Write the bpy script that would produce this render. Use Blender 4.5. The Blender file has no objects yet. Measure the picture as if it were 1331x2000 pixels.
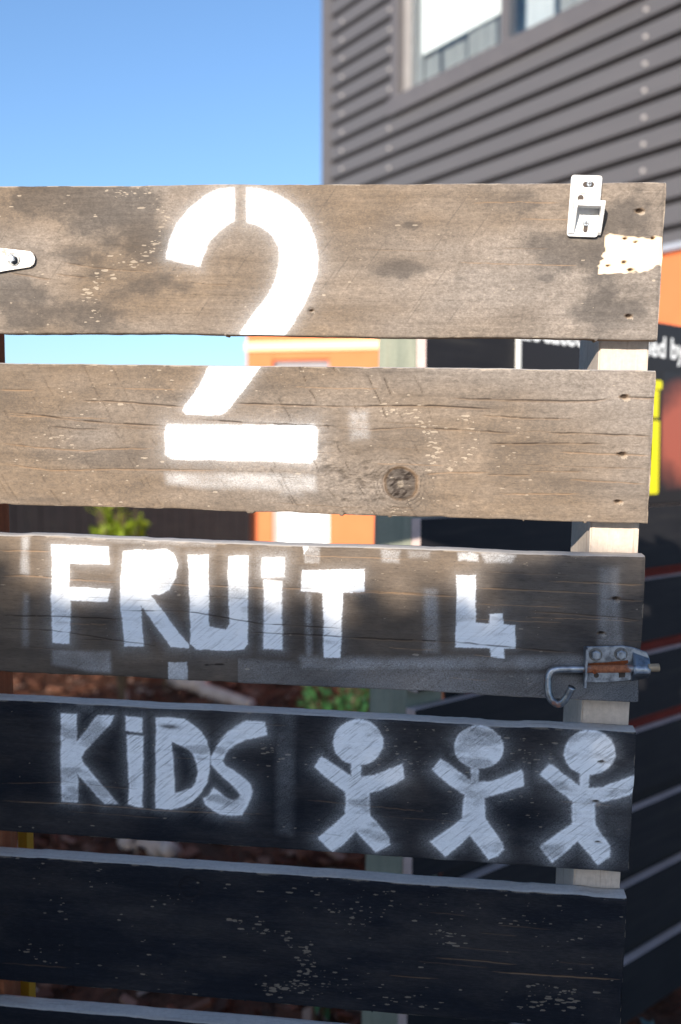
import bpy, bmesh, math, random
import numpy as np
from mathutils import Matrix, Vector

random.seed(7)
rng = np.random.default_rng(7)
SC = bpy.context.scene
COL = SC.collection

# ------------------------------------------------------------------ camera
CAM_ROT = ((0.9940407, -0.0091335, 0.1086265),
           (0.1089685, 0.0558312, -0.9924761),
           (0.0030000, 0.9983984, 0.0564937))
CAM_LOC = Vector((-0.20581, -1.00694, 1.41543))
cam_d = bpy.data.cameras.new('camera')
cam_d.sensor_fit = 'VERTICAL'
cam_d.sensor_height = 36.0
cam_d.lens = 35.0
cam_d.clip_start = 0.05
cam_d.clip_end = 2000
cam_d.dof.use_dof = True
cam_d.dof.focus_distance = 1.02
cam_d.dof.aperture_fstop = 3.9
cam = bpy.data.objects.new('camera', cam_d)
COL.objects.link(cam)
cam.matrix_world = Matrix.Translation(CAM_LOC) @ Matrix(CAM_ROT).to_4x4()
SC.camera = cam

# ------------------------------------------------------------------ light
TO_SUN = Vector((-0.26, -1.0, 0.335)).normalized()
SUN_EL = math.asin(TO_SUN.z)
world = bpy.data.worlds.new('World')
SC.world = world
world.use_nodes = True
wn = world.node_tree.nodes
wl = world.node_tree.links
sky = wn.new('ShaderNodeTexSky')
sky.sky_type = 'NISHITA'
sky.sun_disc = False
sky.sun_elevation = SUN_EL
sky.sun_rotation = math.atan2(TO_SUN.x, TO_SUN.y)
sky.air_density = 1.0
sky.dust_density = 1.4
sky.ozone_density = 4.4
bg = wn['Background']
bg.inputs['Strength'].default_value = 0.15
wl.new(sky.outputs[0], bg.inputs['Color'])
sun_d = bpy.data.lights.new('sun', 'SUN')
sun_d.energy = 4.9
sun_d.angle = math.radians(0.53)
sun_d.color = (1.0, 0.90, 0.77)
sun = bpy.data.objects.new('sun', sun_d)
COL.objects.link(sun)
sun.rotation_euler = TO_SUN.to_track_quat('Z', 'Y').to_euler()
SC.view_settings.view_transform = 'Standard'
SC.view_settings.look = 'None'
SC.view_settings.gamma = 1.0
SC.view_settings.exposure = 0.66

# ------------------------------------------------------------------ helpers
def tag(o, label=None, cat=None, group=None, kind=None):
    if label: o['label'] = label
    if cat: o['category'] = cat
    if group: o['group'] = group
    if kind: o['kind'] = kind
    return o

def empty(name, loc=(0, 0, 0), parent=None):
    o = bpy.data.objects.new(name, None)
    COL.objects.link(o)
    o.location = loc
    o.empty_display_size = 0.1
    if parent: o.parent = parent
    return o

def obj(name, me, mat=None, parent=None, loc=None):
    o = bpy.data.objects.new(name, me)
    COL.objects.link(o)
    if mat and not me.materials: me.materials.append(mat)
    if parent: o.parent = parent
    if loc is not None: o.location = loc
    return o

def bm_mesh(bm, name, smooth=False):
    me = bpy.data.meshes.new(name)
    bmesh.ops.recalc_face_normals(bm, faces=bm.faces)
    bm.to_mesh(me); bm.free()
    if smooth:
        for p in me.polygons: p.use_smooth = True
    return me

def bm_box(bm, lo, hi, bev=0.0, rot=None, center=None):
    ret = bmesh.ops.create_cube(bm, size=1.0)
    vs = ret['verts']
    lo = Vector(lo); hi = Vector(hi)
    c = (lo + hi) / 2
    for v in vs:
        v.co = Vector((v.co.x * (hi.x - lo.x), v.co.y * (hi.y - lo.y), v.co.z * (hi.z - lo.z)))
        if rot: v.co = rot @ v.co
        v.co += c
    if bev > 0:
        es = list({e for v in vs for e in v.link_edges})
        bmesh.ops.bevel(bm, geom=es, offset=bev, segments=2, affect='EDGES', profile=0.7)

def box_mesh(lo, hi, bev=0.0, name='box'):
    bm = bmesh.new(); bm_box(bm, lo, hi, bev)
    return bm_mesh(bm, name)

def bm_prism(bm, pts, y0, y1):
    """polygon of (x,z) extruded along y"""
    a = [bm.verts.new((p[0], y0, p[1])) for p in pts]
    b = [bm.verts.new((p[0], y1, p[1])) for p in pts]
    n = len(pts)
    bm.faces.new(a); bm.faces.new(b[::-1])
    for i in range(n):
        bm.faces.new((a[i], b[i], b[(i + 1) % n], a[(i + 1) % n]))

def bm_cyl(bm, p0, p1, r0, r1=None, seg=16):
    p0 = Vector(p0); p1 = Vector(p1)
    if r1 is None: r1 = r0
    d = p1 - p0
    m = Matrix.Translation((p0 + p1) / 2) @ d.to_track_quat('Z', 'Y').to_matrix().to_4x4()
    bmesh.ops.create_cone(bm, cap_ends=True, segments=seg, radius1=r0, radius2=r1, depth=d.length, matrix=m)

def bm_tube(bm, pts, rad, seg=14):
    pts = [Vector(p) for p in pts]
    rings = []
    n = len(pts)
    up = Vector((0, 1, 0))
    for i, p in enumerate(pts):
        t = (pts[min(i + 1, n - 1)] - pts[max(i - 1, 0)]).normalized()
        s = t.cross(up)
        if s.length < 1e-4: s = t.cross(Vector((1, 0, 0)))
        s.normalize(); u = s.cross(t).normalized()
        r = rad[i] if hasattr(rad, '__len__') else rad
        rings.append([bm.verts.new(p + (s * math.cos(a) + u * math.sin(a)) * r)
                      for a in [2 * math.pi * k / seg for k in range(seg)]])
    for i in range(n - 1):
        for k in range(seg):
            bm.faces.new((rings[i][k], rings[i][(k + 1) % seg], rings[i + 1][(k + 1) % seg], rings[i + 1][k]))
    bm.faces.new(rings[0][::-1]); bm.faces.new(rings[-1])

def smooth_path(ctrl, n=8):
    """Catmull-Rom through control points"""
    P = [Vector(c) for c in ctrl]
    P = [2 * P[0] - P[1]] + P + [2 * P[-1] - P[-2]]
    out = []
    for i in range(1, len(P) - 2):
        for k in range(n):
            t = k / n
            a, b, c, d = P[i - 1], P[i], P[i + 1], P[i + 2]
            out.append(0.5 * ((2 * b) + (c - a) * t + (2 * a - 5 * b + 4 * c - d) * t * t + (3 * b - a - 3 * c + d) * t ** 3))
    out.append(P[-2])
    return out

# ---- material helpers
class NT:
    def __init__(self, name):
        self.m = bpy.data.materials.new(name)
        self.m.use_nodes = True
        self.t = self.m.node_tree
        self.b = self.t.nodes['Principled BSDF']
        self.out = self.t.nodes['Material Output']
    def n(self, typ, **kw):
        nd = self.t.nodes.new(typ)
        for k, v in kw.items(): setattr(nd, k, v)
        return nd
    def link(self, a, b): self.t.links.new(a, b)
    def inp(self, nd, key, v):
        if hasattr(v, 'is_linked') or isinstance(v, bpy.types.NodeSocket): self.link(v, nd.inputs[key])
        else: nd.inputs[key].default_value = v
    def math(self, op, a, b=0.0, c=0.0, clamp=False):
        nd = self.n('ShaderNodeMath', operation=op, use_clamp=clamp)
        self.inp(nd, 0, a); self.inp(nd, 1, b); self.inp(nd, 2, c)
        return nd.outputs[0]
    def mix(self, fac, a, b, mode='MIX'):
        nd = self.n('ShaderNodeMix', data_type='RGBA', blend_type=mode)
        self.inp(nd, 0, fac)
        for k, v in ((6, a), (7, b)):
            if isinstance(v, (tuple, list)): v = tuple(v) + (1.0,) * (4 - len(v))
            self.inp(nd, k, v)
        return nd.outputs[2]
    def coords(self, scale=(1, 1, 1), rot=(0, 0, 0), loc=(0, 0, 0), src='Object'):
        tc = self.n('ShaderNodeTexCoord')
        mp = self.n('ShaderNodeMapping')
        mp.inputs['Scale'].default_value = scale
        mp.inputs['Rotation'].default_value = rot
        mp.inputs['Location'].default_value = loc
        self.link(tc.outputs[src], mp.inputs[0])
        return mp.outputs[0]
    def tcoords(self, scale, ang):
        """stretched along a line at ang degrees in the x-z plane"""
        tc = self.n('ShaderNodeTexCoord'); mp = self.n('ShaderNodeMapping', vector_type='TEXTURE')
        mp.inputs['Scale'].default_value = tuple(1.0 / a for a in scale)
        mp.inputs['Rotation'].default_value = (0, -math.radians(ang), 0)
        self.link(tc.outputs['Object'], mp.inputs[0])
        return mp.outputs[0]
    def noise(self, vec, scale=5.0, detail=4.0, rough=0.55):
        nd = self.n('ShaderNodeTexNoise')
        nd.inputs['Scale'].default_value = scale
        nd.inputs['Detail'].default_value = detail
        nd.inputs['Roughness'].default_value = rough
        self.link(vec, nd.inputs['Vector'])
        return nd.outputs[0]
    def ramp(self, fac, stops):
        nd = self.n('ShaderNodeValToRGB')
        el = nd.color_ramp.elements
        while len(el) < len(stops): el.new(0.5)
        for e, (p, c) in zip(el, stops):
            e.position = p
            e.color = (c, c, c, 1) if not isinstance(c, (tuple, list)) else tuple(c) + (1.0,) * (4 - len(c))
        self.link(fac, nd.inputs[0])
        return nd.outputs[0]
    def bump(self, h, strength=0.3, dist=0.002):
        nd = self.n('ShaderNodeBump')
        nd.inputs['Strength'].default_value = strength
        nd.inputs['Distance'].default_value = dist
        self.link(h, nd.inputs['Height'])
        self.link(nd.outputs[0], self.b.inputs['Normal'])
        return nd
    def base(self, c):
        if isinstance(c, (tuple, list)): self.b.inputs['Base Color'].default_value = tuple(c) + (1.0,) * (4 - len(c))
        else: self.link(c, self.b.inputs['Base Color'])
    def rough(self, r): self.inp(self.b, 'Roughness', r)
    def metal(self, r): self.inp(self.b, 'Metallic', r)
    def spec(self, s): self.b.inputs['Specular IOR Level'].default_value = s

def simple_mat(name, c1, c2=None, rough=0.6, metal=0.0, nscale=8.0, bump=0.0, stretch=(1, 1, 1), spec=0.4, bdist=0.002, src='Object'):
    t = NT(name)
    v = t.coords(scale=stretch, src=src)
    nz = t.noise(v, nscale, 5.0, 0.6)
    t.base(t.mix(t.ramp(nz, [(0.3, 0.0), (0.7, 1.0)]), c1, c2 if c2 else c1))
    t.rough(rough); t.metal(metal); t.spec(spec)
    if bump > 0: t.bump(t.noise(v, nscale * 3, 5.0, 0.65), bump, bdist)
    return t.m

# ------------------------------------------------------------------ 2-D noise (numpy)
_tab = rng.random((512, 512))
def vnoise(x, z, fx, fz, seed=0):
    u = x * fx + seed * 17.31; v = z * fz + seed * 7.77
    iu = np.floor(u).astype(int); iv = np.floor(v).astype(int)
    a = u - iu; b = v - iv
    a = a * a * (3 - 2 * a); b = b * b * (3 - 2 * b)
    def T(i, j): return _tab[i % 512, j % 512]
    return (T(iu, iv) * (1 - a) + T(iu + 1, iv) * a) * (1 - b) + (T(iu, iv + 1) * (1 - a) + T(iu + 1, iv + 1) * a) * b
def fbm(x, z, fx, fz, seed=0, oct=4, gain=0.55):
    s = 0; w = 1; tot = 0
    for o in range(oct):
        s = s + w * vnoise(x, z, fx * 2 ** o, fz * 2 ** o, seed + o * 3)
        tot += w; w *= gain
    return s / tot
def sstep(a, b, x):
    t = np.clip((x - a) / (b - a), 0, 1)
    return t * t * (3 - 2 * t)

# ------------------------------------------------------------------ gate frame
# local axes: x along the boards (0 = latch end, negative towards the hinge), y into the yard, z up (0 = top edge)
GATE_R = np.array([[0.99979, 0.00132, 0.0205], [0.0, 0.99792, -0.06447], [-0.02055, 0.06446, 0.99771]])
GATE_TOP = np.array([0.0, 0.0, 1.68])
_W = np.array(CAM_ROT) * np.array([1, -1, -1])
_C = np.array(CAM_LOC)
FPX = 1944.0
def ray(px, py): return _W @ np.array([(px - 665.5) / FPX, (py - 1000.0) / FPX, 1.0])
def gp(px, py, y=0.0):
    """a traced point of the boards -> metres on the board plane"""
    r = GATE_R.T @ ray(px, py); c = GATE_R.T @ (_C - GATE_TOP)
    p = c + r * ((y - c[1]) / r[1])
    return (p[0], p[2])
def at_depth(px, py, d): return _C + ray(px, py) * d

BASE = np.array([-0.37, 0.0, -1.655])
gate = empty('garden_gate')
gm = Matrix(GATE_R.tolist()).to_4x4()
gm.translation = Vector(GATE_TOP + GATE_R @ BASE)
gate.matrix_world = gm
tag(gate, 'weathered board gate with white stencilled 2, FRUiT 4 KiDS and three stick figures', 'gate')
GOFF = tuple(-BASE)
def gpart(name, me, mat, parent=None):
    if parent is None: return obj(name, me, mat, gate, GOFF)
    return obj(name, me, mat, parent)

# ================================================================== MATERIALS
def plank_material():
    t = NT('stained_board')
    at = t.n('ShaderNodeAttribute', attribute_name='mask_a')
    sa = t.n('ShaderNodeSeparateColor'); t.link(at.outputs['Color'], sa.inputs[0])
    paint, bare, dark = sa.outputs[0], sa.outputs[1], sa.outputs[2]
    wear_shade = at.outputs['Alpha']
    bt = t.n('ShaderNodeAttribute', attribute_name='mask_b')
    sb = t.n('ShaderNodeSeparateColor'); t.link(bt.outputs['Color'], sb.inputs[0])
    crack, tan, pale = sb.outputs[0], sb.outputs[1], sb.outputs[2]
    brown = bt.outputs['Alpha']
    g1 = t.noise(t.coords((9, 9, 60)), 1.0, 6, 0.66)          # long grain
    g2 = t.noise(t.coords((110, 110, 620)), 1.0, 5, 0.66)         # fibre
    g3 = t.noise(t.coords((1, 1, 1)), 14.0, 5, 0.6)            # blotches
    g4 = t.noise(t.coords((1, 1, 1)), 1100.0, 2, 0.6)          # pores / spray dots
    g5 = t.noise(t.coords((520, 520, 900)), 1.0, 2, 0.7)
    grain = t.ramp(g1, [(0.28, 0.0), (0.72, 1.0)])
    fib = t.ramp(g2, [(0.3, 0.0), (0.7, 1.0)])
    blot = t.ramp(g3, [(0.34, 0.0), (0.66, 1.0)])
    # stain, from nearly black to weathered grey-brown
    wgrey = t.mix(grain, (0.305, 0.258, 0.218), (0.455, 0.392, 0.338))
    wbrown = t.mix(grain, (0.195, 0.138, 0.090), (0.345, 0.258, 0.182))
    wc = t.mix(brown, wgrey, wbrown)
    wc = t.mix(t.math('MULTIPLY', blot, 0.35), wc, (0.07, 0.062, 0.056))
    blk = t.mix(t.math('MULTIPLY', t.math('ADD', fib, grain), 0.5), (0.0028, 0.0042, 0.0080), (0.0125, 0.0150, 0.0215))  # bluish sheen of reflected sky is put into the black stain colour
    wf = t.math('ADD', t.math('MULTIPLY', wear_shade, 1.15), t.math('MULTIPLY', t.math('MULTIPLY', t.math('SUBTRACT', g2, 0.5), 0.6), t.math('ADD', 0.15, wear_shade)), clamp=True)
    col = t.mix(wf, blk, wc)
    mott = t.ramp(t.noise(t.coords((150, 150, 230)), 1.0, 6, 0.75), [(0.34, 0.0), (0.66, 1.0)])
    col = t.mix(t.math('MULTIPLY', t.math('SUBTRACT', 1.0, mott), t.math('MULTIPLY', wear_shade, 0.58)), col, (0.085, 0.072, 0.062))
    fz = t.ramp(t.noise(t.coords((420, 420, 640)), 1.0, 3, 0.7), [(0.36, 0.0), (0.64, 1.0)])
    col = t.mix(t.math('MULTIPLY', t.math('SUBTRACT', 1.0, fz), t.math('MULTIPLY', wear_shade, 0.42)), col, (0.075, 0.062, 0.052))
    # fibre highlights: worn ridges show pale wood
    ridge = t.ramp(t.math('ADD', t.math('MULTIPLY', g2, 0.6), t.math('MULTIPLY', g5, 0.4)), [(0.585, 0.0), (0.70, 1.0)])
    col = t.mix(t.math('MULTIPLY', ridge, t.math('MULTIPLY', wear_shade, 0.38)), col, (0.36, 0.27, 0.185))
    pit = t.ramp(g2, [(0.30, 1.0), (0.42, 0.0)])
    col = t.mix(t.math('MULTIPLY', pit, 0.42), col, (0.028, 0.024, 0.021))
    col = t.mix(t.math('MULTIPLY', dark, 0.82), col, (0.040, 0.038, 0.038))
    # bare wood
    bw = t.mix(grain, (0.36, 0.30, 0.23), (0.52, 0.43, 0.33))
    bf = t.ramp(t.math('ADD', bare, t.math('MULTIPLY', t.math('SUBTRACT', g4, 0.5), 0.7)), [(0.40, 0.0), (0.62, 1.0)])
    col = t.mix(t.math('MULTIPLY', bf, t.math('ADD', 0.30, t.math('MULTIPLY', wear_shade, 0.32))), col, bw)
    fresh = t.mix(grain, (0.74, 0.57, 0.40), (0.82, 0.68, 0.51))
    col = t.mix(pale, col, fresh)
    col = t.mix(t.math('MULTIPLY', tan, 0.6), col, (0.36, 0.22, 0.12))
    # spray paint: coverage against fine noise
    thr = t.math('ADD', t.math('MULTIPLY', g4, 0.55), t.math('MULTIPLY', g5, 0.45))
    pp = t.math('MINIMUM', paint, 1.0)
    amp = t.math('MULTIPLY', t.math('MULTIPLY', pp, t.math('SUBTRACT', 1.0, t.math('MULTIPLY', pp, 0.92))), 5.0)
    pf = t.math('ADD', paint, t.math('MULTIPLY', amp, t.math('SUBTRACT', 0.5, thr)), clamp=True)
    scr = t.noise(t.tcoords((30, 30, 420), 40), 1.0, 4, 0.62)
    scrm = t.ramp(scr, [(0.52, 0.0), (0.70, 1.0)])
    pf = t.math('MULTIPLY', pf, t.math('SUBTRACT', 1.0, t.math('MULTIPLY', t.math('MULTIPLY', scrm, t.math('ADD', 0.22, t.math('MULTIPLY', blot, 0.5))), t.math('SUBTRACT', 1.15, wear_shade), clamp=True)))
    pf = t.math('MULTIPLY', pf, t.math('SUBTRACT', 1.0, t.math('MULTIPLY', pit, 0.30)))
    pcol = t.mix(blot, (0.80, 0.82, 0.84), (0.87, 0.88, 0.89))
    col = t.mix(pf, col, pcol)
    col = t.mix(t.math('MULTIPLY', crack, 0.93), col, (0.016, 0.010, 0.008))
    t.base(col)
    t.rough(t.math('ADD', 0.62, t.math('MULTIPLY', wear_shade, 0.2)))
    t.b.inputs['Specular IOR Level'].default_value = 0.13
    h = t.math('ADD', t.math('MULTIPLY', g2, 0.55), t.math('MULTIPLY', g4, 0.30))
    h = t.math('ADD', h, t.math('MULTIPLY', scr, 0.22))
    h = t.math('ADD', h, t.math('MULTIPLY', g1, 0.5))
    t.bump(h, 0.55, 0.0009)
    return t.m
M_BOARD = plank_material()

def timber(name, c1, c2, axis='x', rough=0.75, gscale=1.0, streak=(0.2, 0.15, 0.1), sf=0.3):
    t = NT(name)
    s = {'x': (6, 90, 90), 'y': (90, 6, 90), 'z': (90, 90, 6)}[axis]
    s = tuple(a * gscale for a in s)
    g = t.noise(t.coords(s), 1.0, 6, 0.62)
    b = t.noise(t.coords(), 9.0, 4, 0.6)
    s2 = tuple(a * 5 for a in s)
    f = t.noise(t.coords(s2), 1.0, 3, 0.6)
    c = t.mix(t.ramp(g, [(0.3, 0.0), (0.7, 1.0)]), c1, c2)
    c = t.mix(t.math('MULTIPLY', t.ramp(g, [(0.58, 0.0), (0.66, 1.0)]), sf), c, streak)
    c = t.mix(t.math('MULTIPLY', t.ramp(b, [(0.4, 0.0), (0.7, 1.0)]), 0.3), c, tuple(x * 0.55 for x in c1))
    c = t.mix(t.math('MULTIPLY', t.ramp(f, [(0.55, 0.0), (0.75, 1.0)]), 0.25), c, tuple(x * 0.5 for x in c1))
    mo = t.noise(t.coords((180, 180, 180)), 1.0, 5, 0.72)
    c = t.mix(t.math('MULTIPLY', t.ramp(mo, [(0.42, 0.0), (0.68, 1.0)]), 0.30), c, tuple(x * 0.5 for x in c1))
    t.base(c); t.rough(rough); t.spec(0.25)
    t.bump(t.math('ADD', g, t.math('MULTIPLY', f, 0.6)), 0.4, 0.0012)
    return t.m
M_TOP = timber('weathered_edge', (0.40, 0.375, 0.355), (0.54, 0.51, 0.48), 'x', gscale=1.4, streak=(0.22, 0.19, 0.17), sf=0.5)
M_UNDER = timber('board_underside', (0.20, 0.125, 0.07), (0.32, 0.20, 0.11), 'x')
M_PINE = timber('pale_pine', (0.58, 0.49, 0.41), (0.68, 0.59, 0.51), 'z', gscale=1.3, streak=(0.36, 0.24, 0.16), sf=0.6)
M_STILE = timber('red_brown_timber', (0.23, 0.075, 0.035), (0.33, 0.12, 0.055), 'z')
M_POST = timber('green_treated_timber', (0.22, 0.24, 0.19), (0.34, 0.35, 0.27), 'z', gscale=0.5, streak=(0.16, 0.14, 0.10))
M_BLACK = timber('black_stained_timber', (0.014, 0.014, 0.018), (0.026, 0.025, 0.027), 'x', gscale=0.6, streak=(0.05, 0.045, 0.04))
M_CUT = timber('cut_timber_edge', (0.54, 0.42, 0.39), (0.68, 0.54, 0.50), 'x', gscale=0.6, streak=(0.25, 0.18, 0.15))

# ================================================================== GROUND
t = NT('soil')
v = t.coords((1, 1, 1))
n1 = t.noise(v, 3.0, 8, 0.65); n2 = t.noise(v, 40.0, 5, 0.7)
c = t.mix(t.ramp(n2, [(0.35, 0.0), (0.65, 1.0)]), (0.035, 0.017, 0.011), (0.12, 0.055, 0.033))
c = t.mix(t.ramp(n1, [(0.45, 0.0), (0.7, 1.0)]), c, (0.07, 0.04, 0.027))
t.base(c); t.rough(0.95); t.spec(0.1); t.bump(n2, 0.9, 0.02)
M_SOIL = t.m
bm = bmesh.new()
vs = [bm.verts.new(p) for p in ((-600, -600, 0), (600, -600, 0), (600, 900, 0), (-600, 900, 0))]
bm.faces.new(vs)
ground = obj('ground', bm_mesh(bm, 'ground'), M_SOIL)
tag(ground, kind='structure')

t = NT('bounce_concrete')
v = t.coords()
n1 = t.noise(v, 2.5, 6, 0.6); n2 = t.noise(v, 90, 4, 0.7)
t.base(t.mix(t.ramp(n1, [(0.3, 0.0), (0.7, 1.0)]), (0.46, 0.48, 0.50), (0.58, 0.60, 0.62))); t.rough(0.9); t.bump(n2, 0.4, 0.004)
bm = bmesh.new(); bm_box(bm, (-9, -12, -0.08), (9, -0.22, 0.02), 0.01)  # unseen pale slab added to bounce sky light onto the shaded boards
tag(obj('bounce_slab', bm_mesh(bm, 'bounce_slab'), t.m), kind='structure')

def chip_field(name, n, xr, yr, size, mat_stops, zoff=0.0, seed=3):
    r = np.random.default_rng(seed)
    V = []; F = []; tint = []
    cube = np.array([(-1, -1, -1), (1, -1, -1), (1, 1, -1), (-1, 1, -1), (-1, -1, 1), (1, -1, 1), (1, 1, 1), (-1, 1, 1)], float) / 2
    faces = np.array([(0, 3, 2, 1), (4, 5, 6, 7), (0, 1, 5, 4), (1, 2, 6, 5), (2, 3, 7, 6), (3, 0, 4, 7)])
    for i in range(n):
        y = yr[0] + (yr[1] - yr[0]) * r.random() ** 1.4
        x = xr[0] + (xr[1] - xr[0]) * r.random()
        s = size * (0.5 + 1.1 * r.random()); L = s; w = s * (0.25 + 0.4 * r.random()); h = s * (0.08 + 0.12 * r.random())
        a = r.random() * 6.283; b = r.normal(0, 0.35); c = r.normal(0, 0.35)
        R = np.array(Matrix.Rotation(a, 3, 'Z') @ Matrix.Rotation(b, 3, 'X') @ Matrix.Rotation(c, 3, 'Y'))
        p = cube * [L, w, h]
        p[[4, 7]] *= 0.8 + 0.3 * r.random()
        p = p @ R.T + [x, y, zoff + 0.008 + 0.02 * r.random()]
        F.append(faces + len(V) * 8); V.append(p); tint += [r.random()] * 8
    V = np.concatenate(V); F = np.concatenate(F)
    me = bpy.data.meshes.new(name)
    me.from_pydata(V.tolist(), [], F.tolist())
    a_ = me.attributes.new('tint', 'FLOAT', 'POINT'); a_.data.foreach_set('value', np.array(tint, dtype=np.float32))
    t = NT(name + '_material')
    at = t.n('ShaderNodeAttribute', attribute_name='tint')
    nz = t.noise(t.coords(), 60, 4, 0.6)
    cc = t.ramp(at.outputs['Fac'], mat_stops)
    t.base(t.mix(t.math('MULTIPLY', nz, 0.5), cc, (0.03, 0.015, 0.01))); t.rough(0.9); t.spec(0.15)
    return obj(name, me, t.m)
mulch = chip_field('bark_mulch', 8000, (-4.2, 0.7), (0.08, 6.4), 0.055,
                   [(0.0, (0.035, 0.014, 0.009)), (0.5, (0.095, 0.038, 0.023)), (0.85, (0.17, 0.078, 0.05)), (0.97, (0.34, 0.25, 0.20))])
tag(mulch, 'reddish brown bark mulch lying over the garden bed behind the gate', 'mulch', kind='stuff')

# ================================================================== GATE BOARDS
def Z(zoomrect, pts):
    """points read off an enlarged crop -> board plane"""
    x0, y0, s = zoomrect
    return np.array([gp(x0 + a / s, y0 + b / s) for a, b in pts])

def poly_sdf(P, poly):
    """signed distance (negative inside) of points P (n,2) to polygon"""
    n = len(poly); d = np.full(len(P), 1e9); inside = np.zeros(len(P), bool)
    for i in range(n):
        a = poly[i]; b = poly[(i + 1) % n]; e = b - a
        w = P - a
        tt = np.clip((w @ e) / max(e @ e, 1e-12), 0, 1)
        q = w - tt[:, None] * e
        d = np.minimum(d, (q * q).sum(1))
        c1 = (a[1] > P[:, 1]) != (b[1] > P[:, 1])
        if abs(b[1] - a[1]) > 1e-12:
            xx = (b[0] - a[0]) * (P[:, 1] - a[1]) / (b[1] - a[1]) + a[0]
            inside ^= c1 & (P[:, 0] < xx)
    d = np.sqrt(d)
    return np.where(inside, -d, d)

def ellipse(zr, cx, cy, rx, ry, n=40):
    return Z(zr, [(cx + rx * math.cos(a), cy + ry * math.sin(a)) for a in np.linspace(0, 2 * math.pi, n, endpoint=False)])

zA = (300, 350, 3.915); zB = (300, 690, 3.915); zC = (0, 1040, 3.3275); zD = (360, 1050, 3.3275)
zE = (760, 1060, 4.4367); zF = (90, 1370, 5.546); zG = (290, 1370, 4.93)
zH = (600, 1390, 6.05); zI = (830, 1400, 6.338); zJ = (1040, 1400, 6.338)
PX = (0, 0, 1.0)
# (board, polygon, strength, edge softness m, halo)
PAINT = []
def paint(k, poly, s=1.0, soft=0.0011, halo=0.16, hw=0.005, hole=None, fade=None):
    PAINT.append((k, poly, s, soft, halo, hw, hole, fade))
two_l = [(613, 80), (613, 310), (560, 345), (500, 390), (440, 450), (400, 510), (375, 580), (350, 658), (105, 605), (105, 575), (130, 470), (190, 340), (280, 230), (390, 140), (500, 95), (590, 78)]
two_r = [(722, 80), (790, 80), (900, 110), (1020, 170), (1110, 240), (1180, 340), (1230, 460), (1250, 600), (1240, 720), (1200, 840), (1130, 980), (1060, 1100), (960, 1240), (630, 1240), (740, 1075), (830, 960), (900, 860), (950, 750), (972, 630), (965, 520), (920, 430), (860, 375), (790, 340), (722, 325)]
paint(0, Z(zA, two_l), 1.2, 0.0026, 0.22, 0.006)
paint(0, Z(zA, two_r), 1.2, 0.0028, 0.24, 0.007)
paint(1, Z(zB, [(450, 60), (840, 60), (720, 230), (620, 360), (550, 440), (515, 468), (440, 468), (250, 458), (232, 435), (245, 405), (330, 300)]), 1.25, 0.0018, 0.22, 0.005)
paint(1, Z(zB, [(110, 556), (850, 562), (1220, 556), (1245, 590), (1240, 780), (1200, 828), (1100, 825), (850, 812), (150, 800), (104, 770), (98, 600)]), 1.2, 0.0034, 0.24, 0.008)
paint(1, Z(zB, [(100, 925), (500, 930), (1180, 935), (1230, 950), (1230, 1040), (800, 1030), (380, 1020), (110, 990)]), 0.42, 0.006, 0.05, 0.006)
paint(1, Z(zB, [(990, 950), (1110, 950), (1120, 1060), (1000, 1055)]), 0.35, 0.010, 0.05, 0.006)
paint(1, Z(PX, [(686, 806), (715, 806), (718, 852), (688, 856)]), 0.30, 0.006, 0.1, 0.006)
Fp = [(338, 85), (705, 95), (712, 205), (450, 200), (450, 355), (715, 370), (700, 450), (458, 440), (452, 720), (345, 715), (335, 420), (345, 200)]
Rp = [(800, 120), (1080, 110), (1130, 140), (1155, 210), (1145, 290), (1100, 375), (1040, 400), (975, 402), (1228, 735), (1225, 748), (1110, 740), (915, 465), (932, 740), (812, 740), (800, 560), (785, 480), (785, 350), (795, 240)]
paint(2, Z(zC, Fp), 1.1, 0.0012, 0.2, 0.006)
paint(2, Z(zC, Rp), 1.1, 0.0012, 0.22, 0.006)
paint(2, Z(zC, [(345, 765), (712, 780), (715, 908), (600, 905), (345, 850)]), 0.30, 0.004, 0.04)
paint(2, Z(zC, [(620, 785), (712, 785), (715, 912), (650, 905)]), 0.22, 0.006, 0.0)
paint(2, Z(zC, [(1098, 845), (1218, 840), (1220, 960), (1098, 955)]), 0.72, 0.001, 0.03)
paint(2, Z(zC, [(150, 40), (184, 40), (184, 270), (140, 260)]), 0.42, 0.004, 0.06)
paint(2, Z(zC, [(160, 400), (184, 400), (184, 740), (150, 740)]), 0.20, 0.004, 0.03)
paint(2, Z(zD, [(30, 115), (155, 112), (160, 575), (210, 590), (275, 600), (300, 560), (288, 300), (290, 120), (412, 118), (412, 690), (390, 722), (270, 735), (80, 722), (45, 690), (40, 400)]), 1.1, 0.0012, 0.2, 0.005)
paint(2, Z(zD, [(515, 135), (645, 130), (645, 250), (515, 250)]), 1.1, 0.003, 0.3, 0.007)
paint(2, Z(zD, [(522, 275), (632, 285), (635, 722), (520, 720)]), 1.0, 0.002, 0.2, 0.005)
paint(2, Z(zD, [(772, 212), (1170, 205), (1168, 350), (1030, 355), (1015, 780), (910, 780), (905, 355), (762, 345)]), 1.08, 0.0011, 0.12, 0.005)
paint(2, Z(zD, [(782, 55), (880, 65), (880, 165), (785, 162)]), 0.48, 0.002, 0.04)
paint(2, Z(zD, [(778, 55), (803, 57), (783, 102)]), 0.95, 0.001, 0.0)
paint(2, Z(zD, [(798, 365), (822, 365), (826, 780), (795, 780)]), 0.34, 0.004, 0.05)
paint(2, Z(zE, [(590, 285), (748, 283), (752, 695), (872, 703), (875, 620), (983, 612), (990, 710), (1092, 715), (1093, 915), (992, 912), (1000, 1000), (888, 990), (878, 912), (580, 905), (577, 780), (583, 700)]), 1.05, 0.0009, 0.10, 0.005)
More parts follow.
